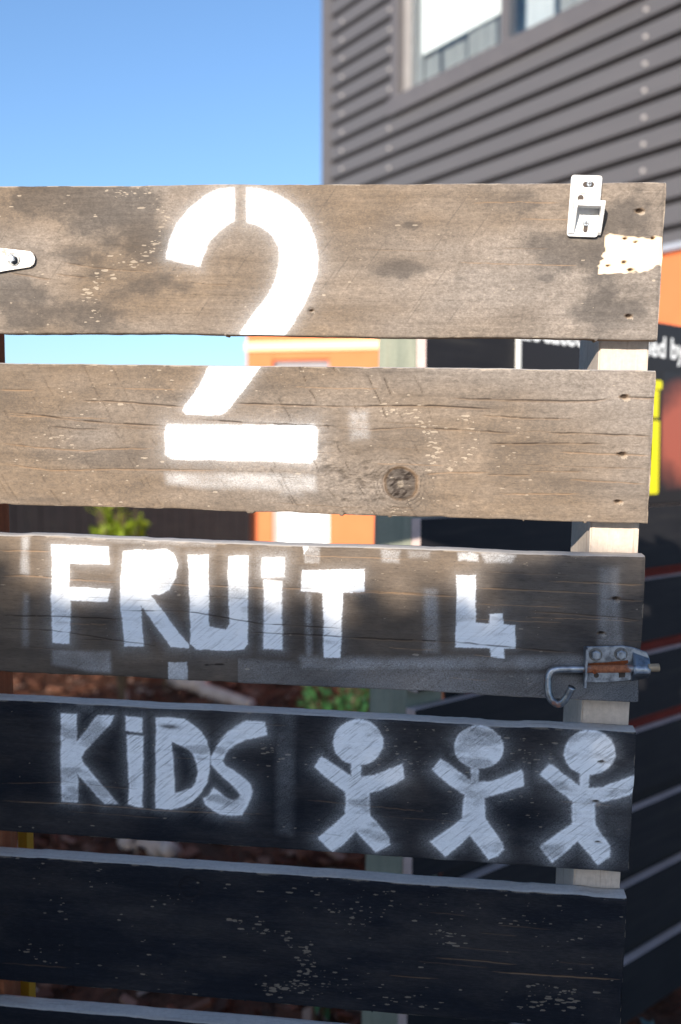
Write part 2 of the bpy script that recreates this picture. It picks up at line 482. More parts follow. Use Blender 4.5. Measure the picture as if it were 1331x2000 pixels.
paint(2, Z(zE, [(322, 420), (400, 420), (420, 940), (322, 940)]), 0.26, 0.006, 0.06)
paint(2, Z(zE, [(690, 80), (775, 100), (770, 158), (680, 150)]), 0.55, 0.002, 0.05)
paint(2, Z(zE, [(800, 85), (1090, 100), (1060, 160), (840, 165)]), 0.5, 0.003, 0.06)
paint(2, Z(zE, [(600, 90), (685, 90), (690, 140), (610, 148)]), 0.62, 0.002, 0.0)
paint(2, Z(zE, [(-60, 70), (95, 75), (80, 170), (-50, 160)]), 0.34, 0.003, 0.05)
paint(2, Z(zE, [(170, 75), (350, 80), (340, 125), (180, 125)]), 0.26, 0.003, 0.05)
paint(2, Z(PX, [(1175, 1112), (1205, 1112), (1212, 1258), (1172, 1256)]), 0.24, 0.006, 0.06)
paint(2, Z(PX, [(590, 1285), (760, 1289), (1150, 1284), (1150, 1303), (760, 1308), (590, 1305)]), 0.33, 0.007, 0.05, 0.01)
paint(2, Z(PX, [(960, 1284), (1120, 1284), (1120, 1310), (980, 1310)]), 0.18, 0.008, 0.0)
paint(2, Z(PX, [(130, 1048), (420, 1055), (420, 1066), (130, 1058)]), 0.22, 0.004, 0.03)
Kp = [(165, 135), (330, 140), (330, 435), (350, 425), (560, 155), (735, 155), (690, 250), (570, 380), (410, 545), (380, 610), (400, 665), (780, 1110), (640, 1105), (590, 1060), (330, 770), (345, 860), (345, 1088), (175, 1085), (165, 780)]
paint(3, Z(zF, Kp), 0.98, 0.0017, 0.19, 0.006)
paint(3, Z(zF, [(870, 160), (1040, 180), (1043, 335), (960, 330), (872, 310)]), 0.98, 0.0017, 0.19, 0.006)
paint(3, Z(zF, [(878, 365), (1050, 375), (1045, 700), (1040, 1140), (950, 1130), (890, 1110), (905, 980), (890, 650)]), 0.98, 0.0017, 0.19, 0.006)
paint(3, Z(zF, [(330, 20), (520, 30), (520, 130), (350, 130)]), 0.16, 0.006, 0.03)
Do = [(78, 155), (230, 155), (340, 170), (430, 225), (510, 300), (560, 380), (590, 470), (587, 650), (565, 770), (520, 860), (440, 950), (340, 1005), (220, 1035), (75, 1030), (75, 700)]
Di = [(220, 380), (360, 445), (430, 500), (470, 590), (480, 680), (465, 780), (420, 840), (350, 865), (255, 880), (250, 750), (235, 540)]
paint(3, Z(zG, Do), 0.98, 0.0017, 0.19, 0.006, hole=Z(zG, Di))
Sp = [(940, 190), (1120, 205), (1140, 320), (1060, 340), (930, 370), (840, 410), (770, 460), (735, 510), (712, 575), (740, 625), (830, 670), (920, 740), (980, 800), (997, 860), (985, 930), (950, 1010), (900, 1090), (800, 1095), (700, 1085), (630, 1050), (560, 990), (535, 935), (570, 920), (630, 840), (700, 895), (760, 935), (820, 955), (870, 940), (890, 900), (870, 860), (800, 790), (680, 680), (610, 605), (610, 540), (640, 470), (700, 380), (770, 300), (840, 250)]
paint(3, Z(zG, Sp), 0.95, 0.0021, 0.22, 0.007)
k1 = [(170, 540), (240, 580), (370, 665), (525, 770), (525, 600), (635, 600), (632, 768), (700, 772), (790, 760), (1120, 625), (1145, 790), (1060, 840), (890, 915), (730, 960), (735, 1080), (745, 1230), (830, 1320), (960, 1490), (970, 1570), (900, 1620), (810, 1660), (680, 1520), (575, 1405), (430, 1560), (300, 1660), (140, 1500), (260, 1395), (455, 1220), (460, 1080), (460, 940), (280, 820), (90, 655)]
k2 = [(195, 525), (260, 560), (400, 670), (570, 795), (572, 620), (668, 620), (662, 805), (820, 808), (1190, 665), (1212, 700), (1222, 850), (1050, 910), (740, 1005), (745, 1260), (870, 1440), (960, 1570), (970, 1640), (900, 1720), (790, 1760), (640, 1570), (555, 1460), (420, 1600), (255, 1735), (80, 1550), (300, 1390), (470, 1255), (475, 1100), (490, 965), (300, 830), (95, 655)]
k3 = [(210, 590), (250, 605), (360, 700), (590, 870), (600, 690), (705, 690), (692, 880), (850, 880), (1230, 740), (1290, 730), (1290, 930), (1100, 1000), (830, 1060), (765, 1090), (775, 1340), (860, 1470), (960, 1600), (950, 1730), (810, 1840), (700, 1690), (560, 1530), (420, 1670), (250, 1805), (90, 1610), (300, 1470), (490, 1330), (495, 1180), (505, 1050), (300, 890), (105, 715)]
paint(3, Z(zH, k1), 0.96, 0.0019, 0.22, 0.007)
paint(3, ellipse(zH, 604, 366, 290, 266), 1.0, 0.0018, 0.2, 0.007)
paint(3, Z(zI, k2), 0.96, 0.0018, 0.22, 0.007)
paint(3, ellipse(zI, 668, 375, 302, 266), 0.98, 0.0014, 0.2, 0.007, fade=Z(zI, [(560, 130), (960, 130), (1010, 220), (650, 235), (430, 190)]))
paint(3, Z(zJ, k3), 0.95, 0.0019, 0.22, 0.008)
paint(3, ellipse(zJ, 712, 445, 314, 268), 1.0, 0.0017, 0.18, 0.007)
paint(3, Z(PX, [(543, 1385), (575, 1390), (570, 1630), (543, 1625)]), 0.12, 0.008, 0.0)
paint(3, Z(PX, [(1130, 1590), (1220, 1590), (1225, 1680), (1170, 1690)]), 0.10, 0.02, 0.0)

# cracks: (board, pixel polyline, width m, lightness 0 dark .. 1 tan)
CR = []
def cr(k, pts, w=0.0007, tan=0.25, ox=0, oy=0, s=1.0):
    CR.append((k, np.array([gp(ox + a / s, oy + b / s) for a, b in pts]), w, tan))
L2 = dict(ox=0, oy=640, s=1.957); R2 = dict(ox=650, oy=640, s=1.954)
cr(0, [(30, 373), (110, 388), (200, 402)], 0.0006, 0.5, 0, 340, 1.957)
cr(0, [(240, 337), (360, 356), (480, 367), (600, 372)], 0.0005, 0.4, 0, 340, 1.957)
cr(0, [(210, 380), (340, 396)], 0.0005, 0.4, 0, 340, 1.957)
cr(0, [(740, 418), (880, 425)], 0.0004, 0.4, 0, 340, 1.957)
cr(1, [(300, 277), (470, 282), (640, 298), (760, 307)], 0.0008, 0.4, **L2)
cr(1, [(885, 288), (1100, 295), (1331, 302)], 0.0009, 0.4, **L2)
cr(1, [(0, 322), (120, 330), (280, 352), (450, 366), (640, 376)], 0.0009, 0.4, **L2)
cr(1, [(760, 350), (980, 365), (1290, 377)], 0.0009, 0.3, **L2)
cr(1, [(0, 236), (130, 238)], 0.0006, 0.9, **L2)
cr(1, [(0, 440), (150, 457), (330, 470), (390, 462), (600, 460)], 0.0006, 0.8, **L2)
cr(1, [(640, 466), (900, 474), (1331, 478)], 0.0005, 0.2, **L2)
cr(1, [(0, 518), (200, 545), (420, 540), (850, 545)], 0.0006, 0.8, **L2)
cr(1, [(200, 380), (300, 386), (390, 388)], 0.0006, 0.2, **L2)
cr(1, [(0, 300), (300, 297), (430, 300), (620, 312)], 0.0009, 0.35, **R2)
cr(1, [(440, 268), (600, 274), (870, 280), (1000, 278), (1090, 265)], 0.0009, 0.35, **R2)
cr(1, [(1120, 266), (1250, 268)], 0.0009, 0.5, **R2)
cr(1, [(565, 333), (720, 345), (920, 348)], 0.0007, 0.4, **R2)
cr(1, [(0, 378), (150, 388), (300, 380), (450, 388), (700, 402)], 0.0008, 0.35, **R2)
cr(1, [(820, 400), (1000, 405), (1225, 414)], 0.0008, 0.35, **R2)
cr(1, [(590, 442), (760, 443), (900, 440), (1040, 443)], 0.0008, 0.35, **R2)
cr(1, [(860, 474), (1090, 482), (1222, 488)], 0.0006, 0.8, **R2)
cr(1, [(350, 560), (450, 552), (600, 553)], 0.0006, 0.8, **R2)
cr(1, [(580, 562), (760, 562)], 0.0006, 0.5, **R2); cr(1, [(760, 548), (960, 548)], 0.0006, 0.5, **R2)
cr(1, [(900, 578), (1210, 596)], 0.0005, 0.8, **R2); cr(1, [(630, 635), (950, 632)], 0.0005, 0.9, **R2)
L3 = dict(ox=0, oy=1000, s=1.957); R3 = dict(ox=650, oy=1000, s=1.954)
cr(2, [(0, 145), (200, 152)], 0.0005, 1.0, **L3)
cr(2, [(0, 244), (100, 242), (300, 258), (460, 268)], 0.0006, 1.0, **L3)
cr(2, [(540, 270), (900, 285), (1150, 292), (1331, 300)], 0.0006, 0.9, **L3)
cr(2, [(0, 395), (250, 400), (470, 410)], 0.0007, 0.15, **L3)
cr(2, [(450, 376), (720, 380), (850, 402), (1000, 428), (1170, 436), (1331, 448)], 0.0007, 0.2, **L3)
cr(2, [(0, 446), (200, 452), (440, 490), (620, 515)], 0.0006, 0.15, **L3)
cr(2, [(950, 460), (1150, 468), (1331, 478)], 0.0007, 0.2, **L3)
cr(2, [(300, 488), (520, 490)], 0.0005, 0.2, **L3)
cr(2, [(780, 585), (860, 584)], 0.0012, 0.0, **L3)
cr(2, [(0, 300), (240, 308), (480, 321)], 0.0007, 1.0, **R3)
cr(2, [(545, 288), (800, 299), (1030, 311)], 0.0006, 1.0, **R3)
cr(2, [(820, 262), (1000, 268), (1195, 278)], 0.0006, 1.0, **R3)
cr(2, [(550, 350), (900, 362)], 0.0004, 0.9, **R3)
cr(2, [(745, 378), (900, 388), (1080, 402), (1185, 416)], 0.0006, 0.5, **R3)
cr(2, [(1030, 330), (1190, 341)], 0.0006, 0.5, **R3)
cr(2, [(0, 476), (250, 487), (480, 497), (700, 518), (945, 538)], 0.0009, 0.35, **R3)
cr(3, [(0, 1530), (120, 1527), (300, 1545)], 0.0004, 0.4); cr(3, [(0, 1564), (160, 1570), (330, 1583), (520, 1590)], 0.0005, 0.8)
cr(3, [(600, 1562), (690, 1571), (830, 1585)], 0.0004, 0.5); cr(3, [(590, 1626), (680, 1634)], 0.0004, 0.2)
cr(3, [(1095, 1565), (1160, 1570), (1200, 1574)], 0.0004, 0.6); cr(3, [(1180, 1539), (1240, 1544)], 0.0004, 0.2)
cr(4, [(850, 1870), (960, 1878), (1010, 1884)], 0.0005, 0.6); cr(4, [(960, 1897), (1080, 1905), (1216, 1913)], 0.0006, 0.8)
cr(4, [(0, 1880), (140, 1890)], 0.0005, 0.3); cr(4, [(760, 1905), (860, 1912)], 0.0004, 0.6)

# chip clusters (pale flecks where the stain has come away): (board, pixel polyline, count, spread px, radius m)
CL = [
 (0, [(168, 580), (185, 560), (205, 540), (235, 520), (275, 508), (305, 480), (318, 445)], 90, 9, 0.0014),
 (0, [(205, 378), (260, 374), (300, 368)], 22, 5, 0.0012), (0, [(180, 620), (190, 600), (172, 580)], 20, 8, 0.0012),
 (0, [(60, 470), (120, 520), (150, 620)], 22, 40, 0.0009), (0, [(300, 400), (330, 420), (325, 440)], 24, 8, 0.001),
 (0, [(650, 480), (900, 520), (1150, 560)], 60, 70, 0.0006),
 (1, [(745, 800), (800, 805), (830, 830), (850, 860), (848, 895), (835, 925)], 90, 7, 0.0013),
 (1, [(880, 800), (915, 825), (930, 860), (905, 895), (880, 915)], 50, 6, 0.0012),
 (1, [(990, 810), (1020, 830), (1010, 880), (965, 910)], 22, 7, 0.0011),
 (1, [(700, 770), (780, 790), (820, 810)], 34, 12, 0.001), (1, [(100, 760), (300, 750), (600, 770)], 70, 34, 0.0009),
 (1, [(60, 860), (120, 850), (150, 870)], 26, 16, 0.0011), (1, [(40, 930), (400, 960)], 50, 26, 0.0008),
 (1, [(700, 900), (850, 960), (1100, 940)], 60, 34, 0.0007), (1, [(850, 930), (800, 985), (760, 1000)], 26, 10, 0.0011),
 (2, [(30, 1090), (130, 1100), (230, 1120)], 30, 24, 0.0007), (2, [(700, 1110), (850, 1100), (1150, 1090)], 60, 30, 0.0006),
 (2, [(60, 1200), (300, 1250)], 40, 40, 0.0006), (2, [(760, 1200), (1150, 1230)], 40, 30, 0.0006),
 (3, [(505, 1440), (530, 1465), (560, 1490)], 34, 14, 0.0014), (3, [(740, 1440), (770, 1470), (800, 1480)], 60, 22, 0.0015),
 (3, [(820, 1420), (850, 1440)], 14, 14, 0.0013), (3, [(990, 1460), (1050, 1480), (1060, 1510)], 50, 22, 0.0014),
 (3, [(1000, 1550), (1050, 1600)], 30, 30, 0.0012), (3, [(800, 1500), (860, 1560), (820, 1640)], 24, 40, 0.0011),
 (3, [(630, 1470), (600, 1530)], 12, 16, 0.0012), (3, [(440, 1450), (470, 1420)], 10, 10, 0.0013),
 (4, [(30, 1690), (150, 1700), (210, 1720)], 22, 16, 0.0016), (4, [(60, 1755), (130, 1765), (120, 1775)], 16, 10, 0.0016),
 (4, [(285, 1760), (330, 1765), (360, 1740)], 16, 10, 0.0014), (4, [(450, 1795), (500, 1812), (550, 1830), (575, 1845)], 50, 6, 0.0017),
 (4, [(600, 1845), (595, 1870), (600, 1900), (580, 1920), (545, 1930), (520, 1940)], 90, 8, 0.0018),
 (4, [(610, 1890), (640, 1920), (600, 1940)], 36, 16, 0.0015), (4, [(560, 1745), (680, 1770), (860, 1760)], 60, 26, 0.0015),
 (4, [(640, 1790), (720, 1810)], 30, 14, 0.0016), (4, [(850, 1820), (900, 1830)], 26, 10, 0.0019),
 (4, [(980, 1795), (1060, 1800)], 14, 14, 0.0016), (4, [(1010, 1960), (1080, 1945), (1140, 1955)], 70, 16, 0.0020),
 (4, [(650, 1900), (760, 1950), (870, 1960)], 40, 18, 0.0016), (4, [(60, 1850), (100, 1870)], 14, 18, 0.0014),
 (4, [(900, 1760), (1200, 1860)], 50, 40, 0.0012), (4, [(250, 1860), (320, 1905)], 20, 20, 0.0011),
]
# screw holes / torn spots
HOLES = [(0, 1249, 412, 1.5), (0, 1228, 617, 1.3), (1, 1220, 776, 1.6), (1, 1216, 888, 1.6), (1, 1207, 980, 1.3), (2, 1202, 1170, 1.5),
         (2, 1175, 1237, 1.3), (3, 1175, 1490, 1.6), (3, 1164, 1567, 1.5), (3, 1168, 1646, 1.2), (0, 1222, 466, 0.8), (0, 1243, 472, 0.6),
         (0, 1220, 512, 0.9), (0, 1188, 519, 0.7), (0, 1276, 465, 0.8), (0, 1232, 527, 1.1), (0, 608, 607, 0.9)]
KNOTS = [(1, 783, 945, 0.0165, 1.0), (4, 372, 1735, 0.012, 0.5), (0, 608, 607, 0.004, 0.4)]
BOARD_Z = [(0.0, -0.150), (-0.1817, -0.3329), (-0.3674, -0.5188), (-0.5518, -0.7040), (-0.7340, -0.8850), (-0.9170, -1.0680),
           (-1.1000, -1.2510), (-1.2830, -1.4340), (-1.4660, -1.6170)]
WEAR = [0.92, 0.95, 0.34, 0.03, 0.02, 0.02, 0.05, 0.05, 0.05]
TH = 0.022

def make_board(k):
    zt, zb = BOARD_Z[k]
    fine = k < 5
    x0, x1 = -0.745, 0.0
    if fine:
        xs = np.concatenate([np.linspace(x0, -0.69, 10)[:-1], np.linspace(-0.69, x1, 576)])
        nz = 226
    else:
        xs = np.linspace(x0, x1, 120); nz = 30
    zs = np.linspace(zb, zt, nz)
    nx = len(xs)
    X, Zz = np.meshgrid(xs, zs, indexing='ij')       # nx,nz
    P = np.stack([X.ravel(), Zz.ravel()], 1)
    px, pz = P[:, 0], P[:, 1]
    N = len(P)
    paint_ = np.zeros(N); bare = np.zeros(N); dark = np.zeros(N); crack = np.zeros(N); tan = np.zeros(N); pale = np.zeros(N); disp = np.zeros(N)
    low = fbm(px, pz, 6, 14, 5 + k, 4)
    wear_shade = WEAR[k] + (fbm(px, pz, 9, 26, 11 + k, 5) - 0.5) * (0.55 if k < 3 else 0.16)
    brown = np.clip((fbm(px, pz, 5, 12, 21 + k, 4) - 0.36) * 2.2 + np.interp(px, [-0.7, -0.3, 0.0], [0.65, 0.38, -0.10]), 0, 1)
    if k == 2: brown = np.clip(brown + 0.45, 0, 1); wear_shade = wear_shade + np.interp(px, [-0.7, -0.2, 0.0], [0.08, 0.04, -0.16]) + (pz - (zt + zb) / 2) * 1.6  # third board: shade put into the wear tone, lighter top, darker bottom
    if k >= 3: brown = brown * 0.4
    # horizontal fibre relief
    disp += (fbm(px, pz, 12, 260, 31 + k, 3) - 0.5) * 0.0011 * (1.0 if k < 2 else 0.7)
    disp += (low - 0.5) * 0.0016
    if fine:
        wob = (vnoise(px, pz, 900, 900, 3) - 0.5)
        for (kk, poly, s, soft, halo, hw, hole, fade) in PAINT:
            if kk != k: continue
            lo = poly.min(0) - 0.03; hi = poly.max(0) + 0.03
            m = (px > lo[0]) & (px < hi[0]) & (pz > lo[1]) & (pz < hi[1])
            if not m.any(): continue
            d = poly_sdf(P[m], poly)
            if hole is not None: d = np.maximum(d, -poly_sdf(P[m], hole))
            d = d + wob[m] * 0.0011 + (fbm(px[m], pz[m], 90, 90, 9, 3) - 0.5) * 0.0016
            v = s * (1 - sstep(-soft * 0.6, soft, d)) + halo * np.exp(-np.maximum(d, 0) / hw) * (d > -soft)
            if s > 0.8: v *= 1 - (0.10 + 0.42 * (1 - min(1, WEAR[k] + 0.1))) * sstep(0.5, 0.75, fbm(px[m], pz[m], 22, 60, 41 + k, 4))
            else: v *= (0.16 + 0.75 * fbm(px[m], pz[m], 35, 50, 44 + k, 4))
            if fade is not None: v *= 1 - 0.5 * (1 - sstep(-0.008, 0.012, poly_sdf(P[m], fade)))
            paint_[m] = np.maximum(paint_[m], v)
        if k == 2:   # overspray below the stencil edge
            paint_ = np.maximum(paint_, 0.13 * sstep(-0.487, -0.497, pz) * fbm(px, pz, 14, 20, 3, 3) * 1.6 * (px > -0.42))
        # ---- cracks
        extra = []
        r = np.random.default_rng(100 + k)
        for i in range({0: 5, 1: 16, 2: 14, 3: 8, 4: 6}[k]):
            xa = r.uniform(-0.7, -0.05); za = r.uniform(zb + 0.006, zt - 0.006); L = r.uniform(0.02, 0.12)
            sl = -0.012 + r.normal(0, 0.008)
            extra.append((k, np.array([(xa, za), (xa + L / 2, za + sl * L / 2 + r.normal(0, 0.0005)), (xa + L, za + sl * L)]), 0.00034, 0.3 + 0.7 * (r.random() < (0.35 if k < 3 else 0.0))))
        for (kk, pl, w, tn) in CR + extra:
            if kk != k: continue
            o = np.argsort(pl[:, 0]); pl = pl[o]
            m = (px > pl[0, 0] - 0.002) & (px < pl[-1, 0] + 0.002)
            zc = np.interp(px[m], pl[:, 0], pl[:, 1]) + (vnoise(px[m], px[m] * 0, 120, 1, kk + int(1e4 * abs(pl[0, 1])) % 97) - 0.5) * 0.0008
            u = (px[m] - pl[0, 0]) / max(pl[-1, 0] - pl[0, 0], 1e-6)
            taper = np.clip(np.minimum(u, 1 - u) * 8, 0, 1) ** 0.5
            br = sstep(0.22, 0.45, vnoise(px[m], px[m] * 0, 90, 1, 7 + int(1e4 * abs(pl[0, 0])) % 91))
            ww = w * 0.72 * (0.75 + 0.35 * br) * taper + 1e-5
            d = pz[m] - zc
            c = np.exp(-(d / (ww * 0.95)) ** 2) * taper * (0.5 + 0.5 * br)
            dk = c * (1.0 - 0.6 * tn)
            crack[m] = np.maximum(crack[m], np.clip(dk * min(1.25, w / 0.0006), 0, 1))
            tl = np.exp(-((d + ww * 1.4) / (ww * 1.3)) ** 2) * taper * tn
            tan[m] = np.maximum(tan[m], tl)
            disp[m] = np.maximum(disp[m], 0.0007 * c * min(1, w / 0.0006))
        # ---- chips
        r = np.random.default_rng(200 + k)
        chips = []
        for (kk, pl, n, spr, rad) in CL:
            if kk != k: continue
            pl = np.array(pl, float)
            seg = r.integers(0, len(pl) - 1, n); tt = r.random(n)[:, None]
            q = pl[seg] * (1 - tt) + pl[seg + 1] * tt + r.normal(0, spr, (n, 2))
            for a, b in q: chips.append((*gp(a, b), rad * (0.72 if k < 3 else 0.6) * (0.25 + 1.3 * r.random() ** 2)))
        for i in range({0: 60, 1: 80, 2: 60, 3: 60, 4: 80}[k]):
            chips.append((r.uniform(-0.7, 0), r.uniform(zb, zt), abs(r.normal(0.0005, 0.00035)) + 0.0002))
        dx = xs[-1] - xs[-2]; dz = zs[1] - zs[0]
        B2 = bare.reshape(nx, nz); D2 = disp.reshape(nx, nz)
        for (cx, cz, rad) in chips:
            ex = rad * r.uniform(1.1, 3.2); ez = rad * r.uniform(0.5, 0.95)
            i0 = np.searchsorted(xs, cx - 2 * ex); i1 = np.searchsorted(xs, cx + 2 * ex) + 1
            j0 = max(int((cz - 2 * ez - zb) / dz), 0); j1 = min(int((cz + 2 * ez - zb) / dz) + 2, nz)
            if i0 >= i1 or j0 >= j1: continue
            gx, gz = np.meshgrid(xs[i0:i1], zs[j0:j1], indexing='ij')
            e = ((gx - cx) / ex) ** 2 + ((gz - cz) / ez) ** 2 + (vnoise(gx, gz, 700, 700, 5) - 0.5) * 0.9
            v = np.clip(1.5 - e, 0, 1)
            B2[i0:i1, j0:j1] = np.maximum(B2[i0:i1, j0:j1], v)
            D2[i0:i1, j0:j1] = np.maximum(D2[i0:i1, j0:j1], 0.0004 * v)
        # ---- saw chatter lines with torn fibre
        if k == 1:
            for i in range(26):
                xb = -0.76 + i * 0.031 + r.normal(0, 0.009)
                if xb > -0.20: break
                sl = 0.42 + 0.12 * r.random()
                xl = xb + (zt - pz) * sl + 0.5 * (zt - pz) ** 2
                d = px - xl
                act = sstep(0.42, 0.60, fbm(px, pz, 60, 120, 300 + i, 3)) * np.interp(px, [-0.7, -0.5, -0.42, -0.36, -0.27, -0.2], [0.5, 0.5, 0.35, 0.8, 1.0, 0.2]); d = d + (fbm(px, pz, 70, 70, 400 + i, 3) - 0.5) * 0.005
                c = np.exp(-(d / 0.0007) ** 2) * act
                crack[:] = np.maximum(crack, c * 0.72); disp[:] = np.maximum(disp, c * 0.0016)
                step = sstep(0, 0.010, d) * (1 - sstep(0.010, 0.018, d))
                disp[:] += step * 0.0006 * act
                bare[:] = np.maximum(bare, 0.55 * act * np.exp(-((d - 0.004) / 0.003) ** 2) * sstep(0.5, 0.7, fbm(px, pz, 60, 400, 350 + i, 2)))
            tear = np.exp(-(((px + 0.30 + (pz + 0.295) * 0.5) / 0.040) ** 2 + ((pz + 0.300) / 0.040) ** 2))
            rag = fbm(px + pz * 0.6, pz - px * 0.25, 70, 130, 77, 6, 0.62)
            disp += tear * (rag - 0.45) * 0.011
            crack = np.maximum(crack, np.clip(tear * 1.4, 0, 1) * sstep(0.56, 0.70, rag) * 0.5)
            wear_shade = wear_shade + tear * (0.5 - rag) * 0.8
        if k == 0:
            for i in range(40):
                xb = r.uniform(-0.7, 0.0); zc_ = r.uniform(zb, zt)
                d = (px - xb) + (pz - zc_) * -0.7
                c = np.exp(-(d / 0.0006) ** 2) * np.exp(-((pz - zc_) / 0.014) ** 2)
                dark = np.maximum(dark, c * 0.55)
        # ---- knots
        for (kk, a, b, R_, st) in KNOTS:
            if kk != k: continue
            cx, cz = gp(a, b)
            dx_ = px - cx; dz_ = (pz - cz) * 1.04
            rr = np.hypot(dx_, dz_) + (fbm(px, pz, 90, 90, 61, 3) - 0.5) * 0.004
            ins = 1 - sstep(R_ * 0.93, R_ * 1.0, rr)
            rim = np.exp(-((rr - R_) / 0.0012) ** 2)
            rough_ = fbm(px, pz, 150, 320, 62, 4)
            crack = np.maximum(crack, np.maximum(rim * 0.55, ins * sstep(0.56, 0.70, rough_) * 0.7) * st)
            wear_shade = wear_shade * (1 - ins * 0.62 * st)
            brown = np.maximum(brown, np.maximum(rim, ins * 0.5) * st)
            bare = np.maximum(bare, ins * sstep(0.4, 0.2, rr / R_) * rough_ * 1.1 * st)
            disp = disp + ins * (0.0012 + (rough_ - 0.5) * 0.004) * st + rim * 0.0015 * st
            ring = np.exp(-((rr - R_ * 1.35) / (R_ * 0.25)) ** 2)
            disp = disp - ring * 0.0009 * st
            sw = np.clip(np.sin(rr * 2 * np.pi / 0.0042 + 14 * fbm(px, pz, 38, 60, 66, 4)) * 1.6 - 0.7, 0, 1) * np.exp(-((rr - R_) / (R_ * 1.1)) ** 2) * (rr > R_ * 1.02) * sstep(0.3, 0.55, fbm(px, pz, 80, 120, 67, 3))
            crack = np.maximum(crack, sw * 0.68 * st); disp = disp + sw * 0.0007 * st
            tan = np.maximum(tan, np.exp(-((rr - R_ * 1.04) / 0.0016) ** 2) * 0.7 * (st > 0.9) * sstep(0.3, 0.6, fbm(px, pz, 90, 90, 68, 3)))
            if st > 0.9:
                ang = np.arctan2(dz_, dx_)
                rc = sstep(0.55, 0.70, fbm((px + pz) * 0.7, (px - pz) * 0.7, 110, 330, 69, 3)) * ins * sstep(0.15, 0.45, rr / R_)
                crack = np.maximum(crack, rc * 0.85)
                c = np.exp(-((rr - R_ * 1.75 - 0.002 * np.cos(np.arctan2(dz_, dx_))) / 0.0009) ** 2) * sstep(0.2, 0.9, np.cos(np.arctan2(dz_, dx_) + 0.35))
                bare = np.maximum(bare, c * 0.4)
        # ---- screw holes
        for (kk, a, b, s) in HOLES:
            if kk != k: continue
            cx, cz = gp(a, b)
            d = np.hypot((px - cx) / 1.9, pz - cz) + (vnoise(px, pz, 600, 600, 8) - 0.5) * 0.0012
            crack = np.maximum(crack, (1 - sstep(0.0008 * s, 0.0016 * s, np.hypot((px - cx) / 1.9, pz - cz - 0.0004))) * 0.95)
            tan = np.maximum(tan, (1 - sstep(0.0008 * s, 0.0022 * s, d + (vnoise(px, pz, 400, 400, 18) - 0.5) * 0.002)) * 0.6)
            bare = np.maximum(bare, (1 - sstep(0.0009 * s, 0.0017 * s, np.hypot((px - cx - 0.002) / 1.9, pz - cz + 0.0014 * s) + (vnoise(px, pz, 900, 900, 9) - 0.5) * 0.002)) * 0.9)
            disp = np.maximum(disp, (1 - sstep(0.0008 * s, 0.002 * s, d)) * 0.004)
        ew = np.exp(-(zt - pz) / (0.0006 + 0.0022 * fbm(px, pz, 40, 1, 51 + k, 4))) * sstep(0.42, 0.62, fbm(px, pz, 70, 300, 52 + k, 4))
        bare = np.maximum(bare, ew * 0.9)
        eb = np.exp(-(pz - zb) / 0.0016) * sstep(0.56, 0.72, fbm(px, pz, 50, 200, 53 + k, 4)); bare = np.maximum(bare, eb * 0.8)
        er = np.exp(px / 0.0018) * sstep(0.5, 0.68, fbm(px, pz, 200, 60, 54 + k, 4)); bare = np.maximum(bare, er * 0.8)
        # ---- dark stain left in patches
        if k == 0:
            s_ = fbm(px, pz, 18, 28, 71, 7, 0.62)
            rg = np.zeros(N)
            for (a, b, ra, rb, st) in [(1170, 530, 0.055, 0.050, 1.0), (1240, 430, 0.035, 0.030, 0.7), (1235, 560, 0.045, 0.03, 0.8), (1060, 390, 0.05, 0.02, 0.5), (820, 530, 0.05, 0.012, 0.85),
                                       (875, 545, 0.03, 0.010, 0.7), (812, 440, 0.016, 0.008, 0.6), (1060, 475, 0.02, 0.012, 0.6), (1075, 545, 0.02, 0.008, 0.7),
                                       (110, 400, 0.055, 0.035, 0.9), (150, 470, 0.06, 0.05, 0.75), (40, 600, 0.07, 0.035, 0.7), (290, 560, 0.05, 0.02, 0.6), (250, 400, 0.05, 0.03, 0.9), (180, 610, 0.05, 0.03, 0.8), (270, 470, 0.04, 0.03, 0.7)]:
                cx, cz = gp(a, b)
                rg = np.maximum(rg, st * np.exp(-(((px - cx) / ra) ** 2 + ((pz - cz) / rb) ** 2)))
            dark = np.maximum(dark, sstep(0.44, 0.60, s_ * 0.75 + rg * 0.33) * np.clip(rg * 1.6, 0, 0.66))
            poly = Z((1080, 330, 5.303), [(540, 680), (620, 676), (700, 692), (800, 690), (900, 706), (1000, 712), (1090, 690), (1180, 692), (1160, 1034), (1130, 1020), (1090, 990), (1020, 1030), (960, 1060), (900, 1068), (860, 1050), (800, 1060), (770, 1080), (470, 1085), (476, 1000), (520, 930), (510, 900), (545, 850), (535, 760), (548, 720)])
            d = poly_sdf(P, poly) + (vnoise(px, pz, 260, 420, 4) - 0.5) * 0.0022
            pale = 1 - sstep(-0.0004, 0.0006, d)
            disp = disp + pale * 0.0008
            dark = dark * (1 - pale)
        if k == 1:
            dark = np.maximum(dark, 0.55 * sstep(0.52, 0.68, fbm(px, pz, 9, 30, 72, 4)) * np.interp(px, [-0.7, -0.55, -0.3, 0], [0.8, 0.7, 0.4, 0.5]))
        if k == 3:
            cx, cz = gp(331, 1419)
            dark = np.maximum(dark, 1.2 * np.exp(-(((px - cx) / 0.011) ** 2 + ((pz - cz) / 0.0028) ** 2)) * sstep(0.3, 0.6, fbm(px, pz, 60, 200, 5, 3)))
            paint_ *= 1 - 0.8 * np.clip(dark, 0, 1)
    # ---- build the board: profile bottom-back -> front -> top-back
    e_t = (fbm(xs, xs * 0, 7, 1, 81 + k, 6, 0.62) - 0.5) * 0.0045 - 0.0009 * sstep(0.68, 0.98, vnoise(xs, xs * 0, 40, 1, 84 + k))
    e_b = (fbm(xs, xs * 0, 9, 1, 91 + k, 6, 0.62) - 0.5) * 0.0042 + 0.0009 * sstep(0.68, 0.98, vnoise(xs, xs * 0, 45, 1, 94 + k))
